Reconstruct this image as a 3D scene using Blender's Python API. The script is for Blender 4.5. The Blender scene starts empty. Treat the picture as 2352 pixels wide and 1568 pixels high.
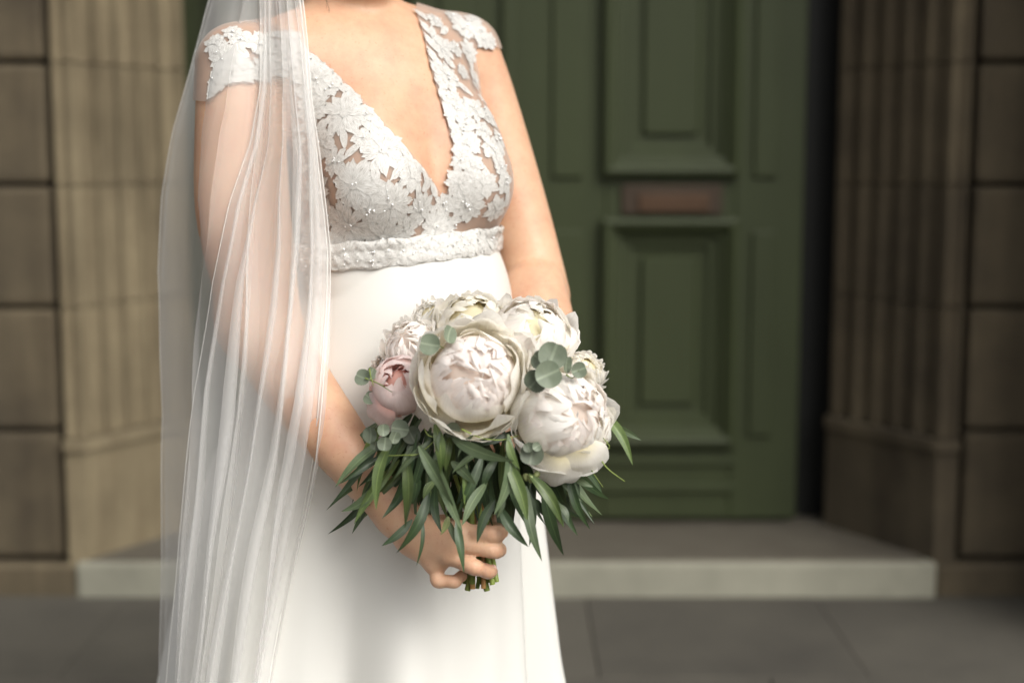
import bpy, bmesh, math, random
import numpy as np
from mathutils import Vector, Matrix
from mathutils.bvhtree import BVHTree

# ------------------------------------------------------------------ camera, sky, sun, exposure
SC = bpy.context.scene
C = SC.collection
PITCH = math.radians(7.3)
CAM = np.array([0.0, 0.0, 1.19])
FPX = 50.0 / 36.0 * 2352
cam_d = bpy.data.cameras.new('camera')
cam_d.lens = 50; cam_d.sensor_width = 36; cam_d.clip_start = 0.05; cam_d.clip_end = 500
cam_d.dof.use_dof = True; cam_d.dof.focus_distance = 1.90; cam_d.dof.aperture_fstop = 1.7
cam = bpy.data.objects.new('camera', cam_d); C.objects.link(cam)
cam.location = CAM; cam.rotation_euler = (math.pi/2 - PITCH, 0, 0)
SC.camera = cam

SUN_DIR = Vector((0.46, -0.58, 0.67)).normalized()        # towards the sun
world = bpy.data.worlds.new('World'); SC.world = world; world.use_nodes = True
nt = world.node_tree; nt.nodes.clear()
wo = nt.nodes.new('ShaderNodeOutputWorld'); bg = nt.nodes.new('ShaderNodeBackground')
sky = nt.nodes.new('ShaderNodeTexSky'); sky.sky_type = 'NISHITA'; sky.sun_disc = False
sky.sun_elevation = math.asin(SUN_DIR.z); sky.sun_rotation = math.atan2(SUN_DIR.x, SUN_DIR.y)
sky.dust_density = 7.0; sky.air_density = 1.0; sky.ozone_density = 0.3
bg.inputs['Strength'].default_value = 0.15
hz = nt.nodes.new('ShaderNodeHueSaturation'); hz.inputs['Saturation'].default_value = .18      # hazy white sky
nt.links.new(sky.outputs[0], hz.inputs['Color']); nt.links.new(hz.outputs[0], bg.inputs[0]); nt.links.new(bg.outputs[0], wo.inputs[0])
sun_d = bpy.data.lights.new('sun', 'SUN'); sun_d.energy = 1.35; sun_d.angle = math.radians(30)
sun_d.color = (1.0, 0.965, 0.90)
sun = bpy.data.objects.new('sun', sun_d); C.objects.link(sun)
sun.rotation_euler = SUN_DIR.to_track_quat('Z', 'Y').to_euler(); sun.location = (3, -3, 5)
vs = SC.view_settings
vs.view_transform = 'Standard'; vs.look = 'None'; vs.exposure = 0.15; vs.gamma = 1.0; vs.use_curve_mapping = False
SC.render.engine = 'CYCLES'
SC.cycles.transparent_max_bounces = 40; SC.cycles.max_bounces = 14; SC.cycles.diffuse_bounces = 10; SC.cycles.transmission_bounces = 12
SC.cycles.use_denoising = True

# ------------------------------------------------------------------ helpers
rnd = random.Random(7)
def P(px, py, Y):
    """point at horizontal distance Y from the camera seen at (px, py) of a 2352 px wide picture"""
    cx = (px - 1176) / FPX; cy = -(py - 784) / FPX
    d = np.array([cx, math.cos(PITCH) + cy*math.sin(PITCH), -math.sin(PITCH) + cy*math.cos(PITCH)])
    return CAM + d * (Y / d[1])
def project(v):
    v = np.asarray(v, float) - CAM
    zc = v[..., 1]*math.cos(PITCH) - v[..., 2]*math.sin(PITCH)
    yc = v[..., 1]*math.sin(PITCH) + v[..., 2]*math.cos(PITCH)
    return np.stack([1176 + FPX*v[..., 0]/zc, 784 - FPX*yc/zc], -1)
def xat(px, Y): return float(P(px, 784, Y)[0])
def zat(py, Y): return float(P(1176, py, Y)[2])

def link(name, mesh, parent=None, m=None):
    o = bpy.data.objects.new(name, mesh); C.objects.link(o)
    if m is not None and len(mesh.materials) == 0: mesh.materials.append(m)
    if parent is not None: o.parent = parent
    return o
def mesh_of(name, verts, faces, smooth=True, uv=None):
    me = bpy.data.meshes.new(name)
    me.from_pydata([tuple(map(float, v)) for v in verts], [], [tuple(map(int, f)) for f in faces])
    if smooth: me.polygons.foreach_set('use_smooth', [True]*len(me.polygons))
    if uv is not None:
        l = me.uv_layers.new(name='UVMap')
        li = np.empty(len(me.loops), int); me.loops.foreach_get('vertex_index', li)
        l.data.foreach_set('uv', np.asarray(uv, float)[li].ravel())
    me.update(); return me
def bm_mesh(name, bm, smooth=False):
    me = bpy.data.meshes.new(name); bm.to_mesh(me); bm.free()
    if smooth: me.polygons.foreach_set('use_smooth', [True]*len(me.polygons))
    return me
def tag(o, label=None, cat=None, group=None, kind=None):
    if label: o['label'] = label
    if cat: o['category'] = cat
    if group: o['group'] = group
    if kind: o['kind'] = kind
    return o
def empty(name, loc):
    o = bpy.data.objects.new(name, None); C.objects.link(o); o.location = loc; o.empty_display_size = .1
    return o
def cbox(name, x0, x1, y0, y1, z0, z1, bev=0.0, seg=1):
    bm = bmesh.new(); bmesh.ops.create_cube(bm, size=1)
    for v in bm.verts:
        v.co = Vector(((x0+x1)/2 + v.co.x*(x1-x0), (y0+y1)/2 + v.co.y*(y1-y0), (z0+z1)/2 + v.co.z*(z1-z0)))
    if bev: bmesh.ops.bevel(bm, geom=bm.edges[:], offset=bev, segments=seg, affect='EDGES', profile=.6)
    return bm_mesh(name, bm)
def grid_faces(nu, nv, wrap=False):
    """indices of a (nv rows) x (nu columns) grid of vertices"""
    f = []
    for j in range(nv-1):
        for i in range(nu if wrap else nu-1):
            a = j*nu+i; b = j*nu+(i+1) % nu
            f.append((a, b, b+nu, a+nu))
    return f
def tube(pts, rads, n=8):
    pts = [Vector(p) for p in pts]; vs_, fs = [], []
    up = Vector((0.3, 0.2, 1)).normalized()
    for i, p in enumerate(pts):
        t = (pts[min(i+1, len(pts)-1)] - pts[max(i-1, 0)]).normalized()
        a = t.cross(up); a = a.normalized() if a.length > 1e-4 else Vector((1, 0, 0)); b = t.cross(a)
        for k in range(n):
            q = 2*math.pi*k/n; vs_.append(p + (a*math.cos(q)+b*math.sin(q))*rads[i])
    fs = [tuple(f) for f in grid_faces(n, len(pts), True)]
    fs.append(tuple(range(n))); fs.append(tuple(range((len(pts)-1)*n, len(pts)*n))[::-1])
    return vs_, fs

# ------------------------------------------------------------------ materials
def new_mat(name):
    m = bpy.data.materials.new(name); m.use_nodes = True
    n = m.node_tree.nodes; b = n['Principled BSDF']; return m, m.node_tree, b
def N(nt_, t, **kw):
    n = nt_.nodes.new(t)
    for k, v in kw.items(): setattr(n, k, v)
    return n
def noise(nt_, scale, detail=4, rough=.55, coord='Object', stretch=None):
    tc = N(nt_, 'ShaderNodeTexCoord'); src = tc.outputs[coord]
    if stretch:
        mp = N(nt_, 'ShaderNodeMapping'); mp.inputs['Scale'].default_value = stretch
        nt_.links.new(src, mp.inputs[0]); src = mp.outputs[0]
    t = N(nt_, 'ShaderNodeTexNoise'); t.inputs['Scale'].default_value = scale
    t.inputs['Detail'].default_value = detail; t.inputs['Roughness'].default_value = rough
    nt_.links.new(src, t.inputs['Vector']); return t.outputs['Fac']
def ramp(nt_, fac, stops):
    r = N(nt_, 'ShaderNodeValToRGB'); e = r.color_ramp.elements
    while len(e) < len(stops): e.new(.5)
    for el, (p, c) in zip(e, stops): el.position = p; el.color = (*c, 1)
    nt_.links.new(fac, r.inputs[0]); return r.outputs[0]
def bump(nt_, b, h, strength, dist):
    n = N(nt_, 'ShaderNodeBump'); n.inputs['Strength'].default_value = strength; n.inputs['Distance'].default_value = dist
    nt_.links.new(h, n.inputs['Height']); nt_.links.new(n.outputs[0], b.inputs['Normal'])
def rand_value(nt_, col, amt):
    """each object of this material a little lighter or darker"""
    oi = N(nt_, 'ShaderNodeObjectInfo'); mr = N(nt_, 'ShaderNodeMapRange')
    mr.inputs['To Min'].default_value = 1-amt; mr.inputs['To Max'].default_value = 1+amt
    nt_.links.new(oi.outputs['Random'], mr.inputs[0])
    hs = N(nt_, 'ShaderNodeHueSaturation'); nt_.links.new(mr.outputs[0], hs.inputs['Value'])
    nt_.links.new(col, hs.inputs['Color']); return hs.outputs[0]
def stone(name, c0, c1, rough=.9, amt=.12, scale=3.0, streak=True):
    m, t, b = new_mat(name)
    col = ramp(t, noise(t, scale, 8, .65), [(.3, c0), (.7, c1)])
    if streak:                                     # soot and rain streaks
        s = noise(t, 4, 5, .6, stretch=(2.2, 2.2, .25))
        mx = N(t, 'ShaderNodeMix', data_type='RGBA', blend_type='MULTIPLY'); mx.inputs[0].default_value = .8
        t.links.new(col, mx.inputs[6]); t.links.new(ramp(t, s, [(.35, (.55, .52, .48)), (.6, (1, 1, 1))]), mx.inputs[7]); col = mx.outputs[2]
    t.links.new(rand_value(t, col, amt), b.inputs['Base Color']); b.inputs['Roughness'].default_value = rough
    bump(t, b, noise(t, 45, 6, .7), .5, .006); return m
M = {}
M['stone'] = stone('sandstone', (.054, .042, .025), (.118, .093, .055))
M['stone_lit'] = stone('lit_sandstone', (.130, .104, .062), (.230, .187, .114), amt=.06)  # paler copy for the left reveal, its sunlight put into the colour
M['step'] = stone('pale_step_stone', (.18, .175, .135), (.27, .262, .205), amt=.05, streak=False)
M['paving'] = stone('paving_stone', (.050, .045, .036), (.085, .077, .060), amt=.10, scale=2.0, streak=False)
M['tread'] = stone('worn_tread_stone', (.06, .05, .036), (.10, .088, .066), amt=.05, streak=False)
M['joint'] = stone('mortar', (.050, .042, .030), (.075, .063, .045), streak=False)
def paint(name, c, rough=.55, c2=None):
    m, t, b = new_mat(name)
    c2 = c2 or tuple(x*.78 for x in c)
    t.links.new(ramp(t, noise(t, 5, 6, .6, stretch=(1, 1, .3)), [(.3, c2), (.7, c)]), b.inputs['Base Color'])
    b.inputs['Roughness'].default_value = rough; b.inputs['Specular IOR Level'].default_value = .25; bump(t, b, noise(t, 60, 4, .6, stretch=(3, 3, .3)), .15, .002); return m
M['green'] = paint('green_door_paint', (.035, .044, .0175))
M['dark'] = paint('recess_shade_black', (.004, .0045, .0035), .6)  # near black stands in for the shade in the door recess
M['bronze'] = paint('tarnished_bronze', (.060, .043, .030), .5); M['bronze'].node_tree.nodes['Principled BSDF'].inputs['Metallic'].default_value = .4
M['copper'] = paint('copper_flap', (.085, .050, .030), .45); M['copper'].node_tree.nodes['Principled BSDF'].inputs['Metallic'].default_value = .4

# ------------------------------------------------------------------ pavement
YW = 3.78                                              # front of the facade
pav = tag(link('pavement', mesh_of('pavement', [(-60, -60, 0), (60, -60, 0), (60, 60, 0), (-60, 60, 0)], [(0, 1, 2, 3)], False), None, M['joint']), kind='structure')
row = 0; y = YW - .02
while y > .3:
    d = [.62, .5, .56][row % 3]
    x = -2.6 - .31*(row % 2)
    while x < 2.6:
        w = rnd.choice((.62, .78, .7))
        h = .012 + rnd.uniform(-.0015, .0015)
        link('paving_slab', cbox('slab', x+.001, x+w-.001, y-d+.001, y-.001, -.03, h, .002), pav, M['paving'])
        x += w
    y -= d; row += 1

# ------------------------------------------------------------------ building with its doorway
XF, XB = 1.150, .935                                     # splayed opening: half width in front, at the door
YD = 4.13                                                # door plane
ZS = .115                                                # doorstep height
bld = empty('stone_building', (0, YW, 0))
tag(bld, 'sooty sandstone building front with fluted splayed doorway and green double door', 'building')
def part(name, me, m, parent=bld):
    o = link(name, me, None, m); o.parent = parent
    o.matrix_parent_inverse = parent.matrix_world.inverted() if parent is not bld else Matrix.Translation((0, -YW, 0))
    return o
for s in (-1, 1):
    xa, xb = sorted((s*(XF+.055), s*4.2))
    part('wall_core', cbox('core', xa, xb, YW+.05, YW+.9, 0, 3.4), M['joint'])
part('lintel', cbox('lintel', -4.2, 4.2, YW-.02, YW+.9, 2.75, 3.9, .01), M['stone'])
part('cornice', cbox('cornice', -4.2, 4.2, YW-.35, YW+.05, 3.9, 4.15, .03), M['stone'])
part('wall_core', cbox('core', -4.2, 4.2, YD+.12, YD+.3, 0, 2.9), M['joint'])
zj = [zat(p, YW) for p in (1282, 988, 706, 425, 143)]
pitch_z = (zj[-1]-zj[0])/4
zj += [zj[-1]+pitch_z*k for k in (1, 2, 3, 4)]
zj = [z for z in zj if z < 2.74] + [2.74]
for s in (-1, 1):
    for k in range(len(zj)-1):                           # rusticated courses
        x = XF + .066; off = .0
        first = True
        while x < 4.1:
            w = (.62 if (k % 2) else .95) if first else .95
            first = False
            xa, xb = sorted((s*(x+.006), s*(x+w-.006)))
            part('stone_block', cbox('block', xa, xb, YW-.005-rnd.uniform(0, .006), YW+.06, zj[k]+.005, zj[k+1]-.005, .018, 2), M['stone'])
            x += w
    xa, xb = sorted((s*(XF+.0), s*4.2))
    part('base_course', cbox('base', xa + (.0 if s > 0 else 0), xb, YW-.03, YW+.06, 0, zj[0]-.008, .012), M['stone'])

# splayed reveal: a run of flutes in plan, cut into courses, on a plain plinth
dx, dy = XB - XF, (YD-.01) - (YW-.012)
L = math.hypot(dx, dy); tx, ty = dx/L, dy/L               # along the splay, from the street to the door
nx, ny = -ty, tx                                         # out of the stone, into the opening
def splay_plan(fluted, proud):
    pts = [(XF+.052, YW+.03), (XF+.052, YW-.012-proud), (XF-.006, YW-.012-proud)]
    if fluted:
        pts = [(XF+.052, YW+.03), (XF+.052, YW-.012), (XF+.044, YW-.012)]
        for q in np.linspace(0, math.pi, 7): pts.append((XF+.027+.013*math.cos(q), YW-.012+.010*math.sin(q)))
        pts += [(XF+.011, YW-.012), (XF, YW-.012)]
        n = 5; w = (L-.03)/n
        for k in range(n):
            a0 = .012 + k*w + .006; a1 = .012 + (k+1)*w - .006
            for q in np.linspace(0, math.pi, 7):
                a = (a0+a1)/2 - (a1-a0)/2*math.cos(q); d = -.030*math.sin(q)
                pts.append((XF+tx*a+nx*d, YW-.012+ty*a+ny*d))
        pts.append((XB, YD-.01))
    else:
        pts += [(XF + nx*proud, YW-.012 + ny*proud), (XB+nx*proud, YD-.01+ny*proud)]
    pts += [(XB+.02, YD+.06), (XF+.052, YD+.06)]
    return pts
def extrude_plan(name, pts, z0, z1, s):
    n = len(pts); v = [(s*x, y, z0) for x, y in pts] + [(s*x, y, z1) for x, y in pts]
    f = [(i, (i+1) % n, n+(i+1) % n, n+i) for i in range(n)] + [tuple(range(n))[::-1], tuple(range(n, 2*n))]
    me = mesh_of(name, v, f, False); bm = bmesh.new(); bm.from_mesh(me); bmesh.ops.recalc_face_normals(bm, faces=bm.faces); bm.to_mesh(me); bm.free()
    return me
zpl = zat(1022, YW)
courses = [zpl+.02] + [z for z in zj if z > zpl+.1]
for s in (-1, 1):
    mm = M['stone_lit'] if s < 0 else M['stone']  # left reveal in the lit copy, shaded right one in darker stone
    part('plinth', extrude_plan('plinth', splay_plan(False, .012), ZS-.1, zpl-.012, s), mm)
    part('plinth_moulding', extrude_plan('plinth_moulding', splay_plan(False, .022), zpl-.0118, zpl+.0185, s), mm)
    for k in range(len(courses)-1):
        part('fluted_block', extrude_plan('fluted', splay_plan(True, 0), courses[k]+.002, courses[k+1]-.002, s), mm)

part('shade_slab', cbox('shade_slab', -1.5, 1.45, YW-.22, YW-.025, 2.76, 2.95, .02), M['stone'])  # slab and brackets added above the picture to shade the facade
for xk in (-1.3, 1.3): part('shade_slab_bracket', cbox('bracket', xk-.09, xk+.09, YW-.15, YW-.025, 2.45, 2.757, .03), M['stone'])
# step
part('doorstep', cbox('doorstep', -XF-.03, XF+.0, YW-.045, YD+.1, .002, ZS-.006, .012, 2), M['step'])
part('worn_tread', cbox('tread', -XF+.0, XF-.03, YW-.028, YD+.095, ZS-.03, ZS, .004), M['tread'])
# door frame
for s in (-1, 1):
    xa, xb = sorted((s*.848, s*(XB+.05)))
    part('door_frame', cbox('frame', xa, xb, YD+.085, YD+.118, ZS+.002, 2.74), M['dark'] if s > 0 else M['green'])  # right frame coloured as recess shade, left one in the door green
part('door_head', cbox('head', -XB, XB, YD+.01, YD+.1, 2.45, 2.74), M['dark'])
zd = lambda p: zat(p, YD)
def frustum(name, x0, x1, z0, z1, y0, inset, y1):
    """rectangular picture-frame slope from outer rect at y0 to inner rect at y1"""
    i = inset
    v = [(x0, y0, z0), (x1, y0, z0), (x1, y0, z1), (x0, y0, z1), (x0+i, y1, z0+i), (x1-i, y1, z0+i), (x1-i, y1, z1-i), (x0+i, y1, z1-i)]
    return v, [(0, 1, 5, 4), (1, 2, 6, 5), (2, 3, 7, 6), (3, 0, 4, 7)]
def moulded_panel(name, x0, x1, z0, z1, parent):
    prof = [(0, 0), (0, -.034), (.012, -.040), (.026, -.034), (.034, -.016), (.050, -.012), (.056, .004), (.080, .006), (.084, .020), (.112, .022)]
    rings = []
    for i, d in prof: rings.append([(x0+i, YD+d, z0+i), (x1-i, YD+d, z0+i), (x1-i, YD+d, z1-i), (x0+i, YD+d, z1-i)])
    v = [p for r in rings for p in r]; f = []
    for k in range(len(rings)-1):
        for j in range(4): f.append((k*4+j, k*4+(j+1) % 4, k*4+4+(j+1) % 4, k*4+4+j))
    o = part('panel_moulding', mesh_of('moulding', v, f, False), M['green'], parent)
    i = .1125
    part('panel_field', cbox('field', x0+i+.002, x1-i-.002, YD+.006, YD+.024, z0+i+.002, z1-i-.002, .006), M['green'], parent)
def door_leaf(s):
    X = lambda a: s*a
    xs = [.004, .27, .645, .842]
    root = part('door_leaf', cbox('leaf', *sorted((X(.003), X(.843))), YD+.023, YD+.06, ZS+.012, 2.44), M['green'])
    px0, px1 = xs[1]-.008, xs[2]+.008
    lo0, lo1, up0, up1 = zd(1012), zd(508), zd(396), 2.30
    for a, b, z0, z1 in ((xs[0], xs[1], ZS+.015, 2.435), (xs[2], xs[3], ZS+.015, 2.435)):
        part('stile', cbox('stile', *sorted((X(a), X(b))), YD, YD+.0225, z0, z1, .003), M['green'], root)
    for z0, z1 in ((ZS+.016, lo0), (lo1, up0), (up1, 2.434)):
        part('rail', cbox('rail', *sorted((X(xs[1]+.0005), X(xs[2]-.0005))), YD+.0005, YD+.0225, z0, z1, .003), M['green'], root)
    for z0, z1 in ((lo0, lo1), (up0, up1)):
        a, b = sorted((X(px0), X(px1))); moulded_panel('panel', a, b, z0-.008, z1+.008, root)
    for a, b in ((.115, .205), (.695, .765)):              # reeded strips on the stiles
        for z0, z1 in ((zd(1000), zd(530)), (zd(408), 2.28)):
            p, q = sorted((X(a), X(b)))
            part('stile_strip', cbox('strip', p, q, YD-.012, YD+.002, z0, z1, .006, 2), M['green'], root)
    a, b = sorted((X(.24), X(.66)))
    part('rail_moulding', cbox('rail_moulding', a, b, YD-.014, YD+.002, zd(1128), zd(1108), .005, 2), M['green'], root)
    part('rail_moulding', cbox('rail_moulding', a, b, YD-.014, YD+.002, zd(1066), zd(1050), .005, 2), M['green'], root)
    return root
rl = door_leaf(1); ll = door_leaf(-1)
part('letter_plate', cbox('plate', xat(1424, YD), xat(1652, YD), YD-.010, YD+.002, zd(492), zd(424), .004, 2), M['bronze'], rl)
part('letter_flap', cbox('flap', xat(1462, YD), xat(1622, YD), YD-.018, YD-.0095, zd(486), zd(446), .003, 2), M['copper'], rl)
part('meeting_bead', cbox('bead', -.03, .012, YD-.02, YD-.001, ZS+.018, 2.43, .008, 2), M['green'], ll)
part('door_knob', bm_mesh('knob', (lambda bm: (bmesh.ops.create_uvsphere(bm, u_segments=16, v_segments=10, radius=.03, matrix=Matrix.Translation((.075, YD-.055, zd(478))) @ Matrix.Diagonal((.6, 1, 1, 1))), bm)[1])(bmesh.new()), True), M['bronze'], rl)

# wall added outside the picture to shade the right of the facade
part('added_shade_wall', cbox('shade_wall', 1.50, 3.2, 3.20, YW-.06, 0, 4.6, .02), M['stone'])

# ------------------------------------------------------------------ the bride's body: one continuous surface grown from a distance field
ROT = math.radians(35)
FW = np.array([math.sin(ROT), -math.cos(ROT), 0]); RT = np.array([-math.cos(ROT), -math.sin(ROT), 0]); UP = np.array([0, 0, 1.])
def axis(segments):
    """uneven grid: list of (end, step) starting from the first value"""
    out = [segments[0]]
    for end, st in segments[1:]:
        n = max(1, int(round((end-out[-1])/st))); out += list(np.linspace(out[-1], end, n+1)[1:])
    return np.array(out, np.float32)
GX = axis([-.50, (-.145, .0042), (.012, .0018), (.20, .0042)])
GY = axis([1.70, (1.755, .0042), (1.90, .0018), (2.34, .0042), (2.40, .008)])
GZ = axis([.42, (.545, .012), (.68, .0018), (1.42, .0042), (1.78, .009)])
class Field:
    def __init__(s): s.F = np.full((len(GX), len(GY), len(GZ)), .05, np.float32)
    def box(s, lo, hi, pad=.05):
        sl = []
        for g, a, b in zip((GX, GY, GZ), lo, hi):
            i0 = max(0, np.searchsorted(g, a-pad)); i1 = min(len(g), np.searchsorted(g, b+pad)+1); sl.append(slice(i0, max(i0, i1)))
        sl = tuple(sl)
        return sl, GX[sl[0]][:, None, None], GY[sl[1]][None, :, None], GZ[sl[2]][None, None, :]
    def put(s, sl, d, k):
        a = s.F[sl]
        if k > 0:
            h = np.maximum(k-np.abs(a-d), 0)/k; s.F[sl] = np.minimum(a, d) - h*h*k*.25
        else: s.F[sl] = np.minimum(a, d)
    def cut(s, sl, d, k):
        a = s.F[sl]; d = -d
        h = np.maximum(k-np.abs(a-d), 0)/k; s.F[sl] = np.maximum(a, d) + h*h*k*.25
    def cone(s, a, b, ra, rb, k=.02, flat=None):
        a = np.asarray(a, np.float32); b = np.asarray(b, np.float32); R = max(ra, rb)
        sl, X, Y, Z = s.box(np.minimum(a, b)-R, np.maximum(a, b)+R)
        ab = b-a; L2 = float(ab@ab)+1e-9
        px, py, pz = X-a[0], Y-a[1], Z-a[2]
        t = np.clip((px*ab[0]+py*ab[1]+pz*ab[2])/L2, 0, 1)
        qx, qy, qz = px-t*ab[0], py-t*ab[1], pz-t*ab[2]
        if flat is not None:                       # (direction, factor): squeeze the section along it
            n, fct = flat; q = qx*n[0]+qy*n[1]+qz*n[2]; g = (1/fct-1)
            qx = qx+q*n[0]*g; qy = qy+q*n[1]*g; qz = qz+q*n[2]*g
        s.put(sl, np.sqrt(qx*qx+qy*qy+qz*qz) - (ra+(rb-ra)*t), k)
    def ell(s, c, radii, axes=(RT, FW, UP), k=.03, op='put'):
        c = np.asarray(c, np.float32); R = max(radii)
        sl, X, Y, Z = s.box(c-R, c+R)
        p = (X-c[0], Y-c[1], Z-c[2]); k0 = 0; k1 = 0
        for ax, r in zip(axes, radii):
            u = p[0]*float(ax[0])+p[1]*float(ax[1])+p[2]*float(ax[2])
            k0 = k0+(u/r)**2; k1 = k1+(u/(r*r))**2
        k0 = np.sqrt(k0); k1 = np.sqrt(k1)+1e-6
        getattr(s, op)(sl, (k0*(k0-1)/k1).astype(np.float32), k)
    def sample(s, v):
        v = np.asarray(v, np.float32); idx = []; fr = []
        for g, c in zip((GX, GY, GZ), v.T):
            i = np.clip(np.searchsorted(g, c)-1, 0, len(g)-2); idx.append(i); fr.append(np.clip((c-g[i])/(g[i+1]-g[i]), 0, 1))
        out = 0
        for a in (0, 1):
            for b in (0, 1):
                for c in (0, 1):
                    w = (fr[0] if a else 1-fr[0])*(fr[1] if b else 1-fr[1])*(fr[2] if c else 1-fr[2])
                    out = out + w*s.F[idx[0]+a, idx[1]+b, idx[2]+c]
        return out
def surface_nets(F, iso=0.0):
    F = F - iso; S = F < 0
    nx_, ny_, nz_ = F.shape
    cnt = np.zeros((nx_-1, ny_-1, nz_-1), np.uint8)
    for a in (0, 1):
        for b in (0, 1):
            for c in (0, 1): cnt += S[a:nx_-1+a, b:ny_-1+b, c:nz_-1+c]
    act = (cnt > 0) & (cnt < 8); ci = np.argwhere(act)
    ids = np.full(act.shape, -1, np.int64); ids[act] = np.arange(len(ci))
    acc = np.zeros((len(ci), 3)); num = np.zeros(len(ci)); G = (GX.astype(float), GY.astype(float), GZ.astype(float))
    corners = [(a, b, c) for a in (0, 1) for b in (0, 1) for c in (0, 1)]
    for p in corners:
        for ax in range(3):
            if p[ax]: continue
            q = list(p); q[ax] = 1
            ip = ci+np.array(p); iq = ci+np.array(q)
            fp = F[ip[:, 0], ip[:, 1], ip[:, 2]]; fq = F[iq[:, 0], iq[:, 1], iq[:, 2]]
            m = (fp < 0) != (fq < 0); t = np.where(m, fp/np.where(m, fp-fq, 1), 0)
            for d in range(3):
                gp = G[d][ip[:, d]]; gq = G[d][iq[:, d]]; acc[:, d] += np.where(m, gp+(gq-gp)*t, 0)
            num += m
    V = acc/num[:, None]; faces = []
    for ax in range(3):
        o1, o2 = [(1, 2), (2, 0), (0, 1)][ax]
        sl0 = [slice(None)]*3; sl1 = [slice(None)]*3; sl0[ax] = slice(0, -1); sl1[ax] = slice(1, None)
        e = np.argwhere(S[tuple(sl0)] != S[tuple(sl1)])
        ok = (e[:, o1] > 0) & (e[:, o2] > 0) & (e[:, o1] < F.shape[o1]-1) & (e[:, o2] < F.shape[o2]-1); e = e[ok]
        neg = S[e[:, 0], e[:, 1], e[:, 2]]
        def cell(d1, d2):
            c = e.copy(); c[:, o1] -= d1; c[:, o2] -= d2; return ids[c[:, 0], c[:, 1], c[:, 2]]
        q = np.stack([cell(1, 1), cell(0, 1), cell(0, 0), cell(1, 0)], 1); q[~neg] = q[~neg][:, ::-1]
        faces.append(q)
    Q = np.concatenate(faces)
    a_, b_, c_ = V[Q[:, 0]], V[Q[:, 1]], V[Q[:, 2]]
    if (a_*np.cross(b_, c_)).sum() < 0: Q = Q[:, ::-1].copy()          # normals outwards
    return V, Q
def relax(V, Q, it, lam=.5, lock=None):
    e = np.concatenate([Q[:, [0, 1]], Q[:, [1, 2]], Q[:, [2, 3]], Q[:, [3, 0]]]); e = np.concatenate([e, e[:, ::-1]])
    n = np.bincount(e[:, 0], minlength=len(V)).astype(float)
    for i in range(it):
        for l in (lam, -lam*1.04):
            S = np.stack([np.bincount(e[:, 0], V[e[:, 1], d], len(V)) for d in range(3)], 1)/n[:, None]
            D = (S-V)*l
            if lock is not None: D *= lock[:, None]
            V = V+D
    return V

T, A = Field(), Field()
C0 = P(905, 400, 2.13)
T.ell(C0, (.158, .104, .20))
T.ell(P(850, 205, 2.14), (.165, .082, .12), k=.05)
T.ell(P(925, 650, 2.12), (.150, .112, .17), k=.06)
T.ell(P(890, 900, 2.15), (.168, .125, .16), k=.06)
for s in (1, -1): T.cone(P(890-70*s, 980, 2.15-.03*s), P(890-70*s, 1400, 2.15-.03*s), .085, .06, k=.04)
RS, LS = P(548, 152, 2.04), P(1072, 118, 2.25)
T.cone(RS*.8+LS*.2, LS*.8+RS*.2, .050, .050, k=.05)
NB = P(812, 85, 2.165)
T.cone(NB, P(803, -110, 2.15), .060, .052, k=.03)
T.cone(P(800, 40, 2.19), P(640, 125, 2.09), .040, .038, k=.045)
T.cone(P(830, 45, 2.19), P(1010, 100, 2.25), .036, .034, k=.045)
for s in (1, -1):
    bc = C0 + RT*.072*s + FW*.076 + UP*(-.014)
    T.ell(bc, (.072, .072, .075), k=.03)
    T.ell(bc + UP*.055 - FW*.018, (.062, .05, .07), k=.04)
# collar bones and the hollow between them
for a, b in ((P(770, 112, 2.085), P(640, 95, 2.03)), (P(850, 108, 2.08), P(975, 70, 2.16))):
    T.cone(a, b, .010, .010, k=.022)
# head (above the picture)
HD = P(815, -190, 2.13)
T.ell(HD, (.074, .092, .108), k=.03)
T.ell(HD + FW*.035 - UP*.055, (.052, .055, .065), k=.03)
T.ell(HD + FW*.092 - UP*.022, (.012, .02, .022), k=.015)
for s in (1, -1): T.ell(HD + RT*.076*s - UP*.015, (.012, .022, .032), k=.01)

# arms
def catmull(P_, n):
    """smooth curve through rows of P_ (any width), n samples per span"""
    P_ = np.asarray(P_, float); Q = np.vstack([2*P_[0]-P_[1], P_, 2*P_[-1]-P_[-2]]); out = []
    for i in range(1, len(Q)-2):
        for t in np.arange(n)/n:
            out.append(.5*((2*Q[i]) + (Q[i+1]-Q[i-1])*t + (2*Q[i-1]-5*Q[i]+4*Q[i+1]-Q[i+2])*t*t + (3*Q[i]-Q[i-1]-3*Q[i+1]+Q[i+2])*t**3))
    return np.array(out + [P_[-1]])
def limb(F, pts, k, n=5):
    """one smooth tapering tube through the joints"""
    c = catmull([[*p, r] for p, r in pts], n).astype(np.float32)
    R = c[:, 3].max(); sl, X, Y, Z = F.box(c[:, :3].min(0)-R, c[:, :3].max(0)+R)
    D = np.full(np.broadcast_shapes(X.shape, Y.shape, Z.shape), .06, np.float32)
    for a_, b_ in zip(c[:-1], c[1:]):
        ab = b_[:3]-a_[:3]; L2 = float(ab@ab)+1e-9
        px, py, pz = X-a_[0], Y-a_[1], Z-a_[2]
        t = np.clip((px*ab[0]+py*ab[1]+pz*ab[2])/L2, 0, 1)
        q = np.sqrt((px-t*ab[0])**2+(py-t*ab[1])**2+(pz-t*ab[2])**2) - (a_[3]+(b_[3]-a_[3])*t)
        np.minimum(D, q, out=D)
    F.put(sl, D, k)
EL = P(592, 742, 1.985); WR = P(915, 1182, 1.862)
limb(A, [(RS, .057), (P(552, 300, 2.025), .063), (P(558, 480, 2.01), .066), (P(584, 640, 1.995), .060), (EL, .053)], .03)
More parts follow.
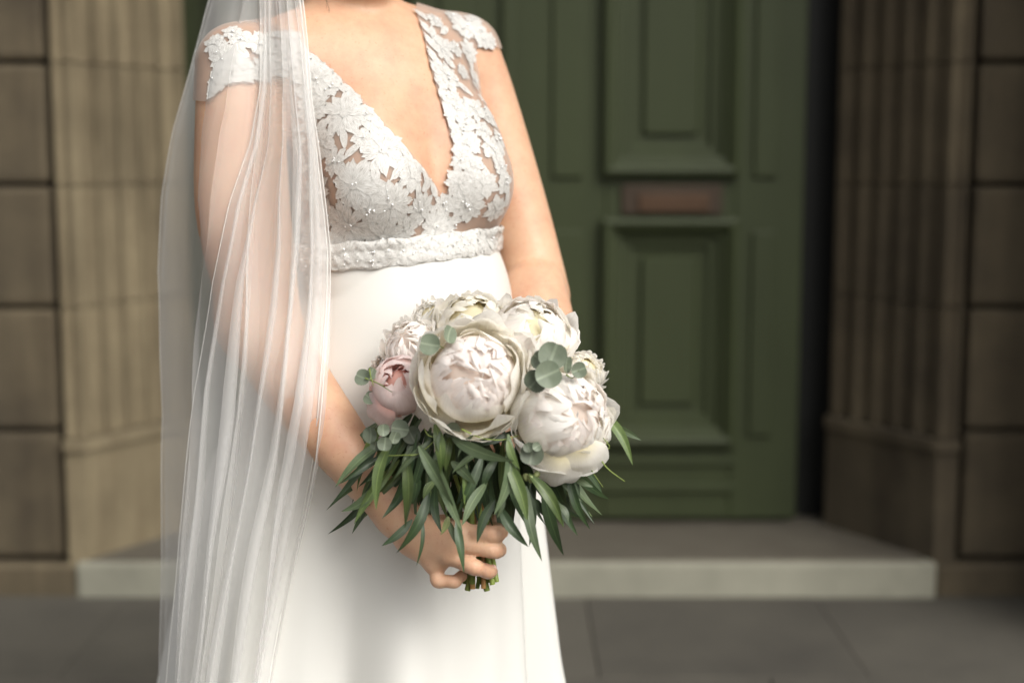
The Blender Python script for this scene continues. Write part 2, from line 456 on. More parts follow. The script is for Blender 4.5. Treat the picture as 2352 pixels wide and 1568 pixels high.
limb(A, [(EL, .053), (P(655, 845, 1.95), .051), (P(755, 985, 1.905), .044), (P(850, 1105, 1.875), .0335), (WR, .0275)], .03)
limb(A, [(LS, .050), (P(1105, 220, 2.25), .052), (P(1150, 360, 2.24), .0505), (P(1200, 530, 2.22), .049), (P(1240, 680, 2.19), .047)], .03)
limb(A, [(P(1228, 668, 2.165), .049), (P(1236, 770, 2.11), .0525), (P(1190, 920, 2.03), .041), (P(1140, 1040, 1.965), .028)], .008)
# left hand, behind the flowers
pl = P(1115, 1085, 1.935)
A.cone(P(1140, 1040, 1.965), pl, .026, .026, .02)
for i in range(4):
    k1 = P(1085, 1050+24*i, 1.925); A.cone(pl, k1, .016, .010, .012); A.cone(k1, P(1062, 1056+24*i, 1.90), .0095, .009, .004); A.cone(P(1062, 1056+24*i, 1.90), P(1085, 1060+24*i, 1.87), .009, .008, .004)
A.cone(pl, P(1150, 1070, 1.90), .014, .011, .012); A.cone(P(1150, 1070, 1.90), P(1145, 1040, 1.88), .0105, .009, .004)
# right hand closed round the stems
K = [P(1058, 1222, 1.802), P(1052, 1250, 1.796), P(1030, 1276, 1.800), P(1000, 1296, 1.815)]
A.cone(WR, P(960, 1225, 1.845), .0275, .026, .02)
for kn, r in zip(K, (.0165, .0165, .0155, .0145)): A.cone(P(955, 1228, 1.842), kn, .0215, r*.86, .016)
A.cone(K[0], K[3], .0125, .0115, .012)
fingers = [
    [(K[0], .0122), (P(1138, 1226, 1.786), .0120), (P(1150, 1219, 1.822), .0106), (P(1116, 1210, 1.852), .0090)],
    [(K[1], .0120), (P(1136, 1263, 1.784), .0114), (P(1146, 1262, 1.820), .0102), (P(1112, 1262, 1.851), .0088)],
    [(K[2], .0118), (P(1088, 1301, 1.782), .0112), (P(1122, 1312, 1.798), .0100), (P(1128, 1311, 1.816), .0088)],
    [(K[3], .0112), (P(1006, 1333, 1.806), .0098), (P(1044, 1335, 1.802), .0090), (P(1060, 1322, 1.813), .0078)]]
for fg in fingers:
    pts = []
    for (a, ra), (b, rb) in zip(fg[:-1], fg[1:]): pts += [(a, ra*.99), ((np.asarray(a)+np.asarray(b))/2, (ra+rb)*.455)]
    limb(A, pts + [(fg[-1][0], fg[-1][1])], .0018, 4)
# thumb along the back of the stems
A.cone(P(965, 1215, 1.85), P(1040, 1200, 1.872), .018, .0125, .012); A.cone(P(1040, 1200, 1.872), P(1095, 1185, 1.866), .0115, .0105, .004); A.cone(P(1095, 1185, 1.866), P(1135, 1190, 1.85), .0105, .0088, .004)

kz = np.interp(GZ, [1.16, 1.27, 1.32], [.004, .012, .035]).astype(np.float32)[None, None, :]
h = np.maximum(kz-np.abs(T.F-A.F), 0)/kz
BODY = Field(); BODY.F = np.minimum(T.F, A.F) - h*h*kz*.25
BV, BQ = surface_nets(BODY.F); BV = relax(BV, BQ, 6)
body_bvh = BVHTree.FromPolygons([tuple(v) for v in BV], [tuple(q) for q in BQ])

def skin_mat():
    m, t, b = new_mat('skin')
    col = ramp(t, noise(t, 14, 7, .72), [(.28, (.525, .28, .182)), (.5, (.58, .35, .225)), (.72, (.62, .405, .265))])
    fr = noise(t, 260, 2, .5)
    mx = N(t, 'ShaderNodeMix', data_type='RGBA', blend_type='MULTIPLY'); mx.inputs[0].default_value = 1
    t.links.new(col, mx.inputs[6]); t.links.new(ramp(t, fr, [(.24, (.86, .76, .70)), (.36, (1, 1, 1))]), mx.inputs[7])
    t.links.new(mx.outputs[2], b.inputs['Base Color'])
    b.inputs['Roughness'].default_value = .48; b.inputs['Specular IOR Level'].default_value = .38
    b.inputs['Subsurface Weight'].default_value = .22; b.inputs['Subsurface Radius'].default_value = (1, .35, .18); b.inputs['Subsurface Scale'].default_value = .012
    bump(t, b, noise(t, 210, 6, .7), .28, .0010); return m
M['skin'] = skin_mat()
bride = link('person', mesh_of('body', BV, BQ), None, M['skin'])
tag(bride, 'person in white wedding dress and long veil standing before the door, holding the bouquet', 'person')

# ------------------------------------------------------------------ the dress
def satin_mat():
    m, t, b = new_mat('satin')
    b.inputs['Base Color'].default_value = (.66, .65, .61, 1); b.inputs['Roughness'].default_value = .38
    b.inputs['Specular IOR Level'].default_value = .35; b.inputs['Sheen Weight'].default_value = .25; b.inputs['Sheen Roughness'].default_value = .4
    n1 = noise(t, 900, 2, .5); bump(t, b, n1, .2, .0006); return m
def thread_mat():
    """embroidered satin thread: fine ridges running along each petal"""
    m, t, b = new_mat('embroidery')
    n1 = noise(t, 1, 3, .6, 'UV', (3, 42, 1))
    t.links.new(ramp(t, n1, [(.36, (.37, .345, .30)), (.54, (.65, .64, .61))]), b.inputs['Base Color'])
    t.links.new(ramp(t, n1, [(.35, (.15, .15, .15)), (.42, (1, 1, 1))]), b.inputs['Alpha'])      # open slits between the threads
    b.inputs['Roughness'].default_value = .36; b.inputs['Specular IOR Level'].default_value = .5
    bump(t, b, n1, 1.0, .00038); return m
def sheer_mat(name, col, alpha, edge):
    m, t, b = new_mat(name); out = t.nodes['Material Output']
    b.inputs['Base Color'].default_value = (*col, 1); b.inputs['Roughness'].default_value = .6; b.inputs['Sheen Weight'].default_value = .3
    tr = N(t, 'ShaderNodeBsdfTransparent'); tl = N(t, 'ShaderNodeBsdfTranslucent'); tl.inputs[0].default_value = (*col, 1)
    m1 = N(t, 'ShaderNodeMixShader'); m1.inputs[0].default_value = .35
    t.links.new(b.outputs[0], m1.inputs[1]); t.links.new(tl.outputs[0], m1.inputs[2])
    m2 = N(t, 'ShaderNodeMixShader')
    lw = N(t, 'ShaderNodeLayerWeight'); lw.inputs['Blend'].default_value = .5      # threads close up where the net turns edge-on
    pw = N(t, 'ShaderNodeMath', operation='POWER'); pw.inputs[1].default_value = 3.0; t.links.new(lw.outputs['Facing'], pw.inputs[0])
    ma = N(t, 'ShaderNodeMath', operation='MULTIPLY_ADD'); ma.inputs[1].default_value = edge; ma.inputs[2].default_value = alpha
    t.links.new(pw.outputs[0], ma.inputs[0])
    t.links.new(ma.outputs[0], m2.inputs[0]); t.links.new(tr.outputs[0], m2.inputs[1]); t.links.new(m1.outputs[0], m2.inputs[2])
    t.links.new(m2.outputs[0], out.inputs[0]); return m
M['satin'] = satin_mat(); M['thread'] = thread_mat()
M['nude_net'] = sheer_mat('nude_net', (.62, .52, .44), .50, .3)
M['tulle'] = sheer_mat('tulle', (.90, .895, .875), .29, .06)
def bead_mat():
    m, t, b = new_mat('sequin'); b.inputs['Base Color'].default_value = (.9, .9, .9, 1); b.inputs['Roughness'].default_value = .12
    b.inputs['Specular IOR Level'].default_value = .9; b.inputs['Coat Weight'].default_value = .6; return m
M['bead'] = bead_mat()

# skirt: rows of (picture height, left, right, depth of the section)
SK = np.array([(545, 706, 1124, .126), (560, 702, 1132, .130), (590, 694, 1144, .136), (640, 676, 1163, .145), (690, 655, 1175, .152), (760, 622, 1187, .158), (850, 575, 1198, .166),
      (1000, 508, 1213, .178), (1180, 458, 1226, .194), (1400, 420, 1238, .212), (1568, 400, 1250, .228), (1850, 370, 1290, .262), (2190, 335, 1350, .30)], float)
SKY = 2.125
def skirt_section(y):
    c = [np.interp(y, SK[:, 0], SK[:, i]) for i in (1, 2, 3)]
    a, b = P(c[0], y, SKY), P(c[1], y, SKY)
    return (a[0]+b[0])/2, (b[0]-a[0])/2, c[2], a[2]
sk_rows = catmull(SK, 6); nu = 220; V = []
for y, l, r, d in sk_rows:
    a, b = P(l, y, SKY), P(r, y, SKY); cx, ax = (a[0]+b[0])/2, (b[0]-a[0])/2
    th = np.linspace(0, 2*math.pi, nu, endpoint=False)
    drop = np.clip((y-780)/800, 0, 1.6)
    fold = (np.sin(th*9+.6+.35*np.sin(th*2)) * .016 + np.sin(th*15+1.9+.8*np.sin(th*3)) * .009 + np.sin(th*5+.3)*.012) * drop
    crease = .0007*np.sin(th*11 + y*.01)*np.clip((y-640)/80, 0, 1)*np.clip((1000-y)/200, 0, 1)
    rr = 1 + (fold+crease)/.2
    x = cx + ax*np.cos(th)*rr; yy = SKY + d*np.sin(th)*rr
    z = a[2] + .09*(x-cx)*np.clip((900-y)/300, 0, 1)
    V.append(np.stack([x, yy, z], 1))
V = np.concatenate(V)
V[:, 2] = np.maximum(V[:, 2], .006)
def push_out(V, gap, cx=-.155):
    for _ in range(5):                       # keep the cloth outside the body
        d = T.sample(V); m = np.clip(gap-d, 0, .03)*(V[:, 2] > .80); r_ = V[:, :2]-np.array([cx, SKY]); r_ /= np.linalg.norm(r_, axis=1)[:, None]; V[:, :2] += r_*m[:, None]
    return V
V = push_out(V, .004)
skirt = link('skirt', mesh_of('skirt', V, [tuple(reversed(f)) for f in grid_faces(nu, len(sk_rows), True)]), bride, M['satin'])
skirt['label'] = 'plain white satin skirt falling from below the bust'

# bodice: net of nude tulle over the body, cut along the V neckline, cap sleeves and waist
def poly_sd(pts, poly):
    """signed distance (positive inside) of points to a polygon, in picture units"""
    poly = np.asarray(poly, float); x, y = pts[:, 0], pts[:, 1]; best = np.full(len(pts), 1e9); ins = np.zeros(len(pts), bool)
    for (ax, ay), (bx, by) in zip(poly, np.roll(poly, -1, 0)):
        ex, ey = bx-ax, by-ay; t = np.clip(((x-ax)*ex+(y-ay)*ey)/(ex*ex+ey*ey+1e-9), 0, 1)
        best = np.minimum(best, np.hypot(x-ax-t*ex, y-ay-t*ey))
        c = (ay > y) != (by > y); ins ^= c & (x < (bx-ax)*(y-ay)/(by-ay+1e-12)+ax)
    return np.where(ins, best, -best)
def scallop(a, b, n, d):
    """points of a scalloped hem from a to b"""
    a, b = np.array(a, float), np.array(b, float); t = b-a; nrm = np.array([-t[1], t[0]])/np.hypot(*t); out = []
    for k in range(n):
        for q in np.linspace(0, 1, 6)[:-1]: out.append(a + t*(k+q)/n + nrm*d*math.sin(math.pi*q))
    return [tuple(p) for p in out]
NECK_L = [(690, 96), (708, 111), (743, 143), (790, 185), (844, 239), (890, 290), (932, 336), (979, 391), (1021, 458)]
NECK_R = [(1033, 420), (1042, 378), (1040, 328), (1025, 273), (1006, 210), (987, 147), (974, 84), (955, 25)]
CAP_L = [(440, 20), (700, 20), (700, 190)] + scallop((612, 186), (520, 192), 3, -6) + scallop((520, 192), (474, 236), 2, -6) + [(430, 230)]
CAP_R = [(950, 10), (1060, -10), (1175, 60), (1152, 112), (1120, 104), (1097, 100), (1090, 140), (1000, 230)]
MAIN = NECK_L + NECK_R + [(960, -20), (1100, -20), (1240, 60), (1240, 660), (400, 660), (400, -20), (600, 30)]
def clip_mesh(V, Q, g):
    V = [tuple(v) for v in V]; out = []; cache = {}
    def cut(i, j):
        k = (min(i, j), max(i, j))
        if k not in cache:
            t = g[i]/(g[i]-g[j]); cache[k] = len(V); V.append(tuple(a+(b-a)*t for a, b in zip(V[i], V[j])))
        return cache[k]
    for q in Q:
        p = [g[i] > 0 for i in q]
        if all(p): out.append(tuple(q)); continue
        if not any(p): continue
        f = []
        for a in range(len(q)):
            i, j = q[a], q[(a+1) % len(q)]
            if g[i] > 0: f.append(i)
            if (g[i] > 0) != (g[j] > 0): f.append(cut(i, j))
        if len(f) > 2: out.append(tuple(f))
    used = sorted({i for f in out for i in f}); mp = {o: n for n, o in enumerate(used)}
    return [V[i] for i in used], [tuple(mp[i] for i in f) for f in out]
def bodice_inside(V):
    px = project(V); V = np.asarray(V)
    gm = poly_sd(px, MAIN)/1500; gl = poly_sd(px, CAP_L)/1500; gr = poly_sd(px, CAP_R)/1500
    at = A.sample(V) - T.sample(V) - .004
    g = np.minimum(gm, np.maximum(np.maximum(gl, gr), at))
    return np.minimum(g, V[:, 2]-(zat(585, 2.1)))
OV, OQ = surface_nets(BODY.F, .0035); OV = relax(OV, OQ, 8)
keep = OV[:, 2] > .95; ok = keep[OQ].all(1); OQ2 = OQ[ok]
u_ids = np.unique(OQ2); mp_ = np.full(len(OV), -1); mp_[u_ids] = np.arange(len(u_ids)); OV2 = OV[u_ids]; OQ2 = mp_[OQ2]
sheet_bvh = BVHTree.FromPolygons([tuple(v) for v in OV2], [tuple(q) for q in OQ2])
bv, bf = clip_mesh(OV2, OQ2.tolist(), bodice_inside(OV2))
bodice = link('bodice', mesh_of('bodice', bv, bf), bride, M['nude_net'])
bodice['label'] = 'sheer V neck bodice with white floral lace and cap sleeves'

# gathered band under the bust
nu = 260; prof = np.linspace(0, 1, 15); V = []
for v in prof:
    y = 538 + 58*v
    cx, ax, d, z0 = skirt_section(y)
    th = np.linspace(0, 2*math.pi, nu, endpoint=False)
    cr = .0014*np.abs(np.sin(v*math.pi*2.2 + .55*np.sin(th*3.2+.4) + .3*np.sin(th*7.1))) + .0004*np.sin(th*41+v*5)+.0004*np.sin(th*67-v*9)
    off = .0015 + cr + .0022*math.sin(math.pi*v)
    if v in (0, 1): off = off*0 + .0005
    x = cx+(ax+off)*np.cos(th); yy = SKY+(d+off)*np.sin(th); z = z0+.09*(x-cx) + .0015*np.sin(th*19)
    V.append(push_out(np.stack([x, yy, z], 1), .006+off))
V = np.concatenate(V); UVb = np.stack([np.tile(np.linspace(0, 26, nu), 15), np.repeat(prof*.15, nu)], 1)
band_faces = [tuple(reversed(f)) for f in grid_faces(nu, 15, True)]
band = link('waistband', mesh_of('waistband', V, band_faces, uv=UVb), bodice, M['thread'])
band_bvh = BVHTree.FromPolygons([tuple(v) for v in V], band_faces)

# lace: each flower and leaf lies on the net, following the body
def nearest(p, prefer=None):
    best = None
    for t in ((sheet_bvh, band_bvh) if prefer is None else (prefer,)):
        co, nr, i, dd = t.find_nearest(p)
        if co is not None and (best is None or dd < best[2]): best = (co, nr, dd)
    return best[0], best[1]
def front_hit(px, py):
    d = Vector(P(px, py, 2.0)-CAM).normalized(); o = Vector(CAM); best = None
    for t in (sheet_bvh, band_bvh):
        co, nr, i, dd = t.ray_cast(o, d)
        if co is not None and (best is None or dd < best[2]): best = (co, nr, dd, t)
    return best
def lay(c, n, pts, ang, tree):
    """pts (u, v, h) in the tangent plane at c, pressed onto the surface"""
    up = Vector((0, 0, 1)); tx_ = up.cross(n); tx_.normalize(); ty_ = n.cross(tx_)
    ca, sa = math.cos(ang), math.sin(ang); out = []
    for u, v, hh in pts:
        p = c + tx_*(u*ca-v*sa) + ty_*(u*sa+v*ca)
        q, qn = nearest(p, tree); out.append(q+qn*hh)
    return out
def petal_pts(L_, W, tipk, seed, nu=5, nv=9, r0=.0, h0=.0008):
    r_ = random.Random(seed); pts, uv = [], []; wob = [r_.uniform(-.10, .10) for _ in range(nv)]
    for j in range(nv):
        v = j/(nv-1); w = W*math.sin(math.pi*min(.97, .07+.86*v**tipk))**.75
        for i in range(nu):
            u = -1+2*i/(nu-1); jag = 1 + (wob[j]*1.3 if abs(u) > .9 else 0) + (.10*math.sin(11*u+seed) if j == nv-1 else 0)
            x = r0 + L_*v*(jag if j == nv-1 else 1); y = w*u*jag
            rim = .0006*(abs(u) > .9 or j == nv-1); ridge = .0007*(1-abs(u))*math.sin(math.pi*v)
            pts.append((x, y, h0+rim+ridge)); uv.append((v, u*.5+seed % 7))
    return pts, uv, grid_faces(nu, nv)
def lace_flower(px, py, R, n, ang, seed, name='lace_flower'):
    hit = front_hit(px, py)
    if hit is None: return
    c, nr, _, tree = hit; r_ = random.Random(seed); PV, PU, PF = [], [], []
    n = n+2
    for k in range(n):
        L_ = R*r_.uniform(.78, 1.12); W = R*math.sin(math.pi/n)*r_.uniform(.70, .95)
        pts, uv, fc = petal_pts(L_*.88, W*.93, r_.uniform(.95, 1.5), seed*31+k, r0=R*.12, h0=.0005+.0004*(k % 2))
        b0 = len(PV); PV += lay(c, nr, pts, ang+2*math.pi*k/n + r_.uniform(-.1, .1), tree); PU += uv; PF += [tuple(i+b0 for i in f) for f in fc]
    # heart of the flower: a raised disc
    b0 = len(PV); ring = [(0, 0, .0026)] + [(R*.17*math.cos(q), R*.17*math.sin(q), .0018) for q in np.linspace(0, 2*math.pi, 9)[:-1]]
    PV += lay(c, nr, ring, 0, tree); PU += [(0, .1*i) for i in range(9)]; PF += [(b0, b0+1+i, b0+1+(i+1) % 8) for i in range(8)]
    link(name, mesh_of(name, PV, PF, uv=PU), bodice, M['thread']); return c, nr, tree
def lace_leaf(px, py, L_, W, ang, seed):
    hit = front_hit(px, py)
    if hit is None: return
    c, nr, _, tree = hit; pts, uv, fc = petal_pts(L_, W, 1.0, seed, nu=5, nv=8, r0=-L_/2, h0=.0007)
    link('lace_leaf', mesh_of('lace_leaf', lay(c, nr, pts, ang, tree), fc, uv=uv), bodice, M['thread'])
px_m = 1530.0
big = [  # picture position, radius in picture units, petals
    (790, 262, 56, 8), (880, 345, 58, 9), (812, 425, 62, 8), (900, 470, 60, 11), (800, 520, 58, 9), (795, 590, 46, 7), (880, 545, 50, 9), (965, 480, 44, 8),
    (725, 180, 44, 7), (742, 330, 40, 6), (718, 250, 40, 7), (730, 440, 46, 7), (720, 545, 42, 7), (1000, 520, 48, 8), (1075, 470, 44, 6), (945, 405, 34, 6), (1055, 420, 34, 6), (1075, 330, 36, 5), (1135, 345, 36, 6),
    (1050, 250, 38, 7), (1030, 180, 36, 6), (1015, 110, 36, 7), (1065, 65, 36, 7), (1090, 250, 34, 6), (1110, 420, 38, 6), (1140, 480, 34, 6), (1075, 120, 32, 6), (1060, 545, 42, 8), (1120, 535, 34, 6), (950, 555, 40, 8),
    (1000, 48, 26, 6), (1110, 90, 26, 5), (1090, 185, 28, 5), (1160, 420, 28, 5), (700, 610, 36, 6), (680, 480, 34, 6), (860, 600, 32, 7), (940, 592, 30, 7), (1015, 576, 30, 7), (1085, 562, 28, 6), (835, 318, 26, 5),
    (1045, 112, 24, 6), (1062, 165, 24, 6), (1120, 268, 24, 6), (1146, 320, 22, 5), (1040, 225, 22, 6), (1070, 285, 24, 6), (1150, 385, 24, 6), (1085, 380, 28, 6), (1102, 72, 26, 6), (1126, 94, 22, 5), (1040, 38, 26, 6), (1088, 45, 24, 6), (492, 100, 26, 6), (535, 75, 24, 6), (1062, 300, 26, 6), (842, 262, 22, 5), (760, 200, 26, 6), (770, 370, 34, 7), (850, 480, 40, 8), (930, 525, 34, 7), (750, 490, 34, 7), (1020, 470, 28, 6), (1110, 300, 28, 6), (1060, 370, 26, 6), (760, 560, 34, 7), (835, 570, 34, 7), (515, 135, 40, 8), (560, 158, 30, 6), (498, 190, 26, 5), (555, 92, 30, 6), (600, 100, 32, 6), (610, 155, 30, 6), (655, 130, 34, 7), (665, 90, 28, 6)]
big += [(x, np.interp(x, [770, 1130], [596, 552])+9*math.sin(x), 27, 6) for x in range(770, 1140, 30)]
for k, (x, y, R, n) in enumerate(big): lace_flower(x, y, R*1.0/px_m, n, rnd.uniform(0, 6), 100+k)
# leaves and buds fill the gaps
spots = []; r_ = random.Random(21)
for x0, x1, y0, y1, cnt in ((680, 1000, 130, 630, 900), (960, 1180, 30, 600, 700), (515, 700, 75, 230, 260)):
    for _ in range(cnt):
        x, y = r_.uniform(x0, x1), r_.uniform(y0, y1)
        hit = front_hit(x, y)
        if hit is None: continue
        if abs(hit[1].dot((hit[0]-Vector(CAM)).normalized())) < .4: continue
        if hit[3] is sheet_bvh and bodice_inside(np.array([hit[0]]))[0] < .010: continue
        if any((x-a)**2+(y-b)**2 < (R*.74+9)**2 for a, b, R, n in big): continue
        if any((x-a)**2+(y-b)**2 < 21**2 for a, b in spots): continue
        spots.append((x, y))
for k, (x, y) in enumerate(spots):
    lace_leaf(x, y, r_.uniform(34, 52)/px_m, r_.uniform(8, 12)/px_m, r_.uniform(0, 6.28), 500+k)
# edge leaves following the neckline and hems
def along(poly, step, fn):
    p = catmull(poly, 12); s = np.concatenate([[0], np.cumsum(np.hypot(*np.diff(p, axis=0).T))])
    for d in np.arange(step*.5, s[-1], step):
        x, y = np.interp(d, s, p[:, 0]), np.interp(d, s, p[:, 1]); x2, y2 = np.interp(d+4, s, p[:, 0]), np.interp(d+4, s, p[:, 1]); fn(x, y, math.atan2(-(y2-y), x2-x), d)
along([(x-9, y+7) for x, y in NECK_L], 34, lambda x, y, a, d: lace_leaf(x, y, 44/px_m, 10/px_m, a+.25*math.sin(d), int(900+d)))
along([(x+10, y+2) for x, y in NECK_R], 32, lambda x, y, a, d: lace_leaf(x, y, 42/px_m, 10/px_m, a+.25*math.sin(d), int(1500+d)))
along([(606, 178), (560, 182), (520, 186), (490, 212), (478, 226)], 24, lambda x, y, a, d: lace_leaf(x, y-3, 30/px_m, 11/px_m, a+.5*math.sin(d*2), int(2000+d)))
along([(1050, 35), (1085, 60), (1135, 102)], 22, lambda x, y, a, d: lace_leaf(x-6, y+4, 34/px_m, 12/px_m, a+.4*math.sin(d*2), int(2300+d)))
along([(1090, 130), (1100, 190), (1128, 245), (1152, 300), (1165, 360)], 30, lambda x, y, a, d: lace_leaf(x-12, y, 34/px_m, 11/px_m, a+.3*math.sin(d*2), int(2600+d)))
# sequins and pearls scattered in clusters
PV, PF = [], []; ico = bmesh.new(); bmesh.ops.create_icosphere(ico, subdivisions=1, radius=1); iv = [v.co.copy() for v in ico.verts]; jf = [[v.index for v in f.verts] for f in ico.faces]; ico.free()
for (x, y, R, n) in big:
    for _ in range(r_.choice((0, 1, 3, 5))):
        q, d = r_.uniform(0, 6.28), abs(r_.gauss(0, R*.34)); hit = front_hit(x+d*math.cos(q), y+d*math.sin(q))
        if hit is None: continue
        s = r_.uniform(.0009, .0017); c = hit[0]+hit[1]*(.0026+s*.6); b0 = len(PV); PV += [c+v*s for v in iv]; PF += [tuple(i+b0 for i in f) for f in jf]
sq = link('sequins', mesh_of('sequins', PV, PF), bodice, M['bead']); sq['kind'] = 'stuff'

# ------------------------------------------------------------------ veil: two layers of tulle falling in folds from the head
def veil_layer(rows, L_c, R_c, gam, nfold, amp, dep, seed, hug, yback):
    """rows: picture heights; L_c/R_c: [(y, x)] left and right edge; folds double the net over itself"""
    r_ = random.Random(seed); nu = 340
    u = np.linspace(0, 1, nu)
    ph = np.cumsum(np.interp(u, np.linspace(0, 1, 14), [r_.uniform(.55, 1.5) for _ in range(14)])); ph = ph/ph[-1]*nfold*2*math.pi
    am = np.interp(u, np.linspace(0, 1, 17), [r_.uniform(.45, 1.35) for _ in range(17)])
    G = np.zeros((len(rows), nu, 3)); XY = np.zeros((len(rows), nu, 2))
    for j, y in enumerate(rows):
        l = np.interp(y, *zip(*L_c)); r = np.interp(y, *zip(*R_c)); g = np.interp(y, *zip(*gam)); a = np.interp(y, *zip(*amp))
        w = u**g
        p2 = ph + .8*np.sin(y*.0032+u*5) + .6*np.sin(y*.0017+seed+u*9)
        w = w + a*am*np.sin(p2) * (1 + .25*np.sin(u*9+y*.006)) * np.clip(u/.04, 0, 1)*np.clip((1-u)/.03, 0, 1)
        XY[j, :, 0] = l + (r-l)*w + 2.5*np.sin(y*.011+u*14); XY[j, :, 1] = y + 3*np.sin(u*23)
        b = np.interp(u, [0, .25, .6, 1], yback(y))
        G[j, :, 0] = b + np.interp(y, *zip(*dep))*am*np.cos(p2)
    Yd = G[:, :, 0].copy()
    if hug:                                   # lie on the shoulder and arm instead of passing through them
        lim = np.full(Yd.shape, 9.0); org = Vector(CAM)
        for j in range(0, len(rows)):
            for i in range(0, nu, 4):
                d = Vector(P(XY[j, i, 0], XY[j, i, 1], 2.0)-CAM).normalized(); hit = body_bvh.ray_cast(org, d)
                h2 = skirt_bvh.ray_cast(org, d)
                v = 9.0
                for hh in (hit, h2):
                    if hh[0] is not None: v = min(v, hh[0].y)
                lim[j, i] = v - .018
            lim[j] = np.interp(np.arange(nu), np.arange(0, nu, 4), lim[j, ::4])
        for it in range(40):
            Yd = np.minimum(Yd, lim)
            Yd[1:-1] = .5*Yd[1:-1] + .25*(Yd[2:]+Yd[:-2]); Yd[:, 1:-1] = .5*Yd[:, 1:-1]+.25*(Yd[:, 2:]+Yd[:, :-2])
        for it in range(14):
            Yd[1:-1] = .5*Yd[1:-1] + .25*(Yd[2:]+Yd[:-2]); Yd[:, 1:-1] = .5*Yd[:, 1:-1]+.25*(Yd[:, 2:]+Yd[:, :-2])
        Yd = Yd + (G[:, :, 0]-np.array([np.interp(u, [0, .25, .6, 1], yback(y)) for y in rows]))*.8
    V = np.array([[P(XY[j, i, 0], XY[j, i, 1], Yd[j, i]) for i in range(nu)] for j in range(len(rows))]).reshape(-1, 3)
    V[:, 2] = np.maximum(V[:, 2], .012)
    hems.append((V.reshape(len(rows), nu, 3)[:, 0], V.reshape(len(rows), nu, 3)[:, -1]))
    return V, grid_faces(nu, len(rows))
hems = []
_v = np.array([v.co[:] for v in skirt.data.vertices]); skirt_bvh = BVHTree.FromPolygons([tuple(v) for v in _v], [tuple(p.vertices) for p in skirt.data.polygons])
rows = list(np.linspace(-330, 1640, 96)) + list(np.linspace(1700, 2150, 8))
Lc = [(-330, 640), (-200, 560), (0, 480), (120, 446), (300, 398), (450, 374), (620, 362), (800, 366), (950, 376), (1100, 372), (1250, 369), (1568, 368), (2150, 350)]
Rc = [(-330, 800), (-200, 720), (0, 693), (110, 706), (230, 718), (350, 736), (480, 748), (580, 756), (700, 756), (820, 750), (940, 740), (1060, 724), (1180, 700), (1320, 672), (1568, 625), (2150, 540)]
v1, f1 = veil_layer(rows, Lc, Rc, [(-330, .8), (0, .52), (250, .50), (500, .62), (900, .80), (1568, .95), (2150, 1)], 4,
                    [(-330, .01), (0, .02), (300, .045), (800, .07), (1568, .08)], [(-330, .004), (200, .008), (800, .012), (1600, .02)], 3, True,
                    lambda y: (np.interp(y, [-330, 0, 600, 1600], [2.24, 2.22, 2.16, 2.08]), np.interp(y, [-330, 0, 300, 1600], [2.22, 2.12, 1.98, 1.94]), np.interp(y, [-330, 0, 150, 1600], [2.2, 2.02, 1.92, 1.90]), np.interp(y, [-330, 0, 150, 1600], [2.16, 2.0, 1.93, 1.93])))
Lc2 = [(-330, 640), (0, 488), (120, 452), (300, 406), (450, 384), (620, 370), (800, 372), (950, 384), (1250, 380), (1568, 380), (2150, 360)]
Rc2 = [(-330, 790), (0, 640), (200, 660), (400, 690), (600, 705), (800, 700), (1000, 690), (1300, 630), (1568, 560), (2150, 500)]
v2, f2 = veil_layer(rows, Lc2, Rc2, [(-330, .8), (200, .6), (900, .8), (2150, 1)], 5, [(-330, .01), (300, .035), (1568, .055)], [(-330, .004), (300, .01), (1600, .02)], 8, False,
                    lambda y: (np.interp(y, [-330, 0, 600, 1600], [2.25, 2.26, 2.27, 2.20]),)*1 + (2.30, 2.32, 2.33) if y < 700 else (np.interp(y, [700, 1600], [2.27, 2.2]), 2.33, 2.36, 2.38))
Lc3 = [(-330, 700), (0, 597), (200, 596), (330, 576), (470, 528), (650, 486), (900, 448), (1250, 408), (1568, 384), (2150, 362)]
v3, f3 = veil_layer(rows, Lc3, [(y, x-7) for y, x in Rc], [(-330, 1), (300, .9), (900, .95), (2150, 1)], 5, [(-330, .04), (0, .07), (300, .085), (1568, .085)], [(-330, .004), (200, .008), (800, .012), (1600, .02)], 5, True,
                    lambda y: (np.interp(y, [-330, 0, 300, 1600], [2.2, 2.08, 1.96, 1.96]), np.interp(y, [-330, 0, 300, 1600], [2.18, 2.03, 1.92, 1.90]), np.interp(y, [-330, 0, 150, 1600], [2.16, 2.0, 1.90, 1.88]), np.interp(y, [-330, 0, 150, 1600], [2.14, 1.98, 1.91, 1.91])))
V = np.concatenate([v1, v2, v3]); Fc = f1 + [tuple(i+len(v1) for i in f) for f in f2] + [tuple(i+len(v1)+len(v2) for i in f) for f in f3]
veil = link('veil', mesh_of('veil', V, Fc), bride, M['tulle']); veil['label'] = 'long sheer white tulle veil with folded edges'

def hem_mat():
    m, t, b = new_mat('hem_thread'); b.inputs['Base Color'].default_value = (.80, .79, .76, 1); b.inputs['Roughness'].default_value = .6; b.inputs['Alpha'].default_value = .55; return m
M['hem'] = hem_mat()
for hl, hr in hems:                             # stitched edge of each layer
    for c in (hl, hr):
        tv, tf = tube(c, [.0009]*len(c), 5); link('hem', mesh_of('hem', tv, tf), veil, M['hem'])

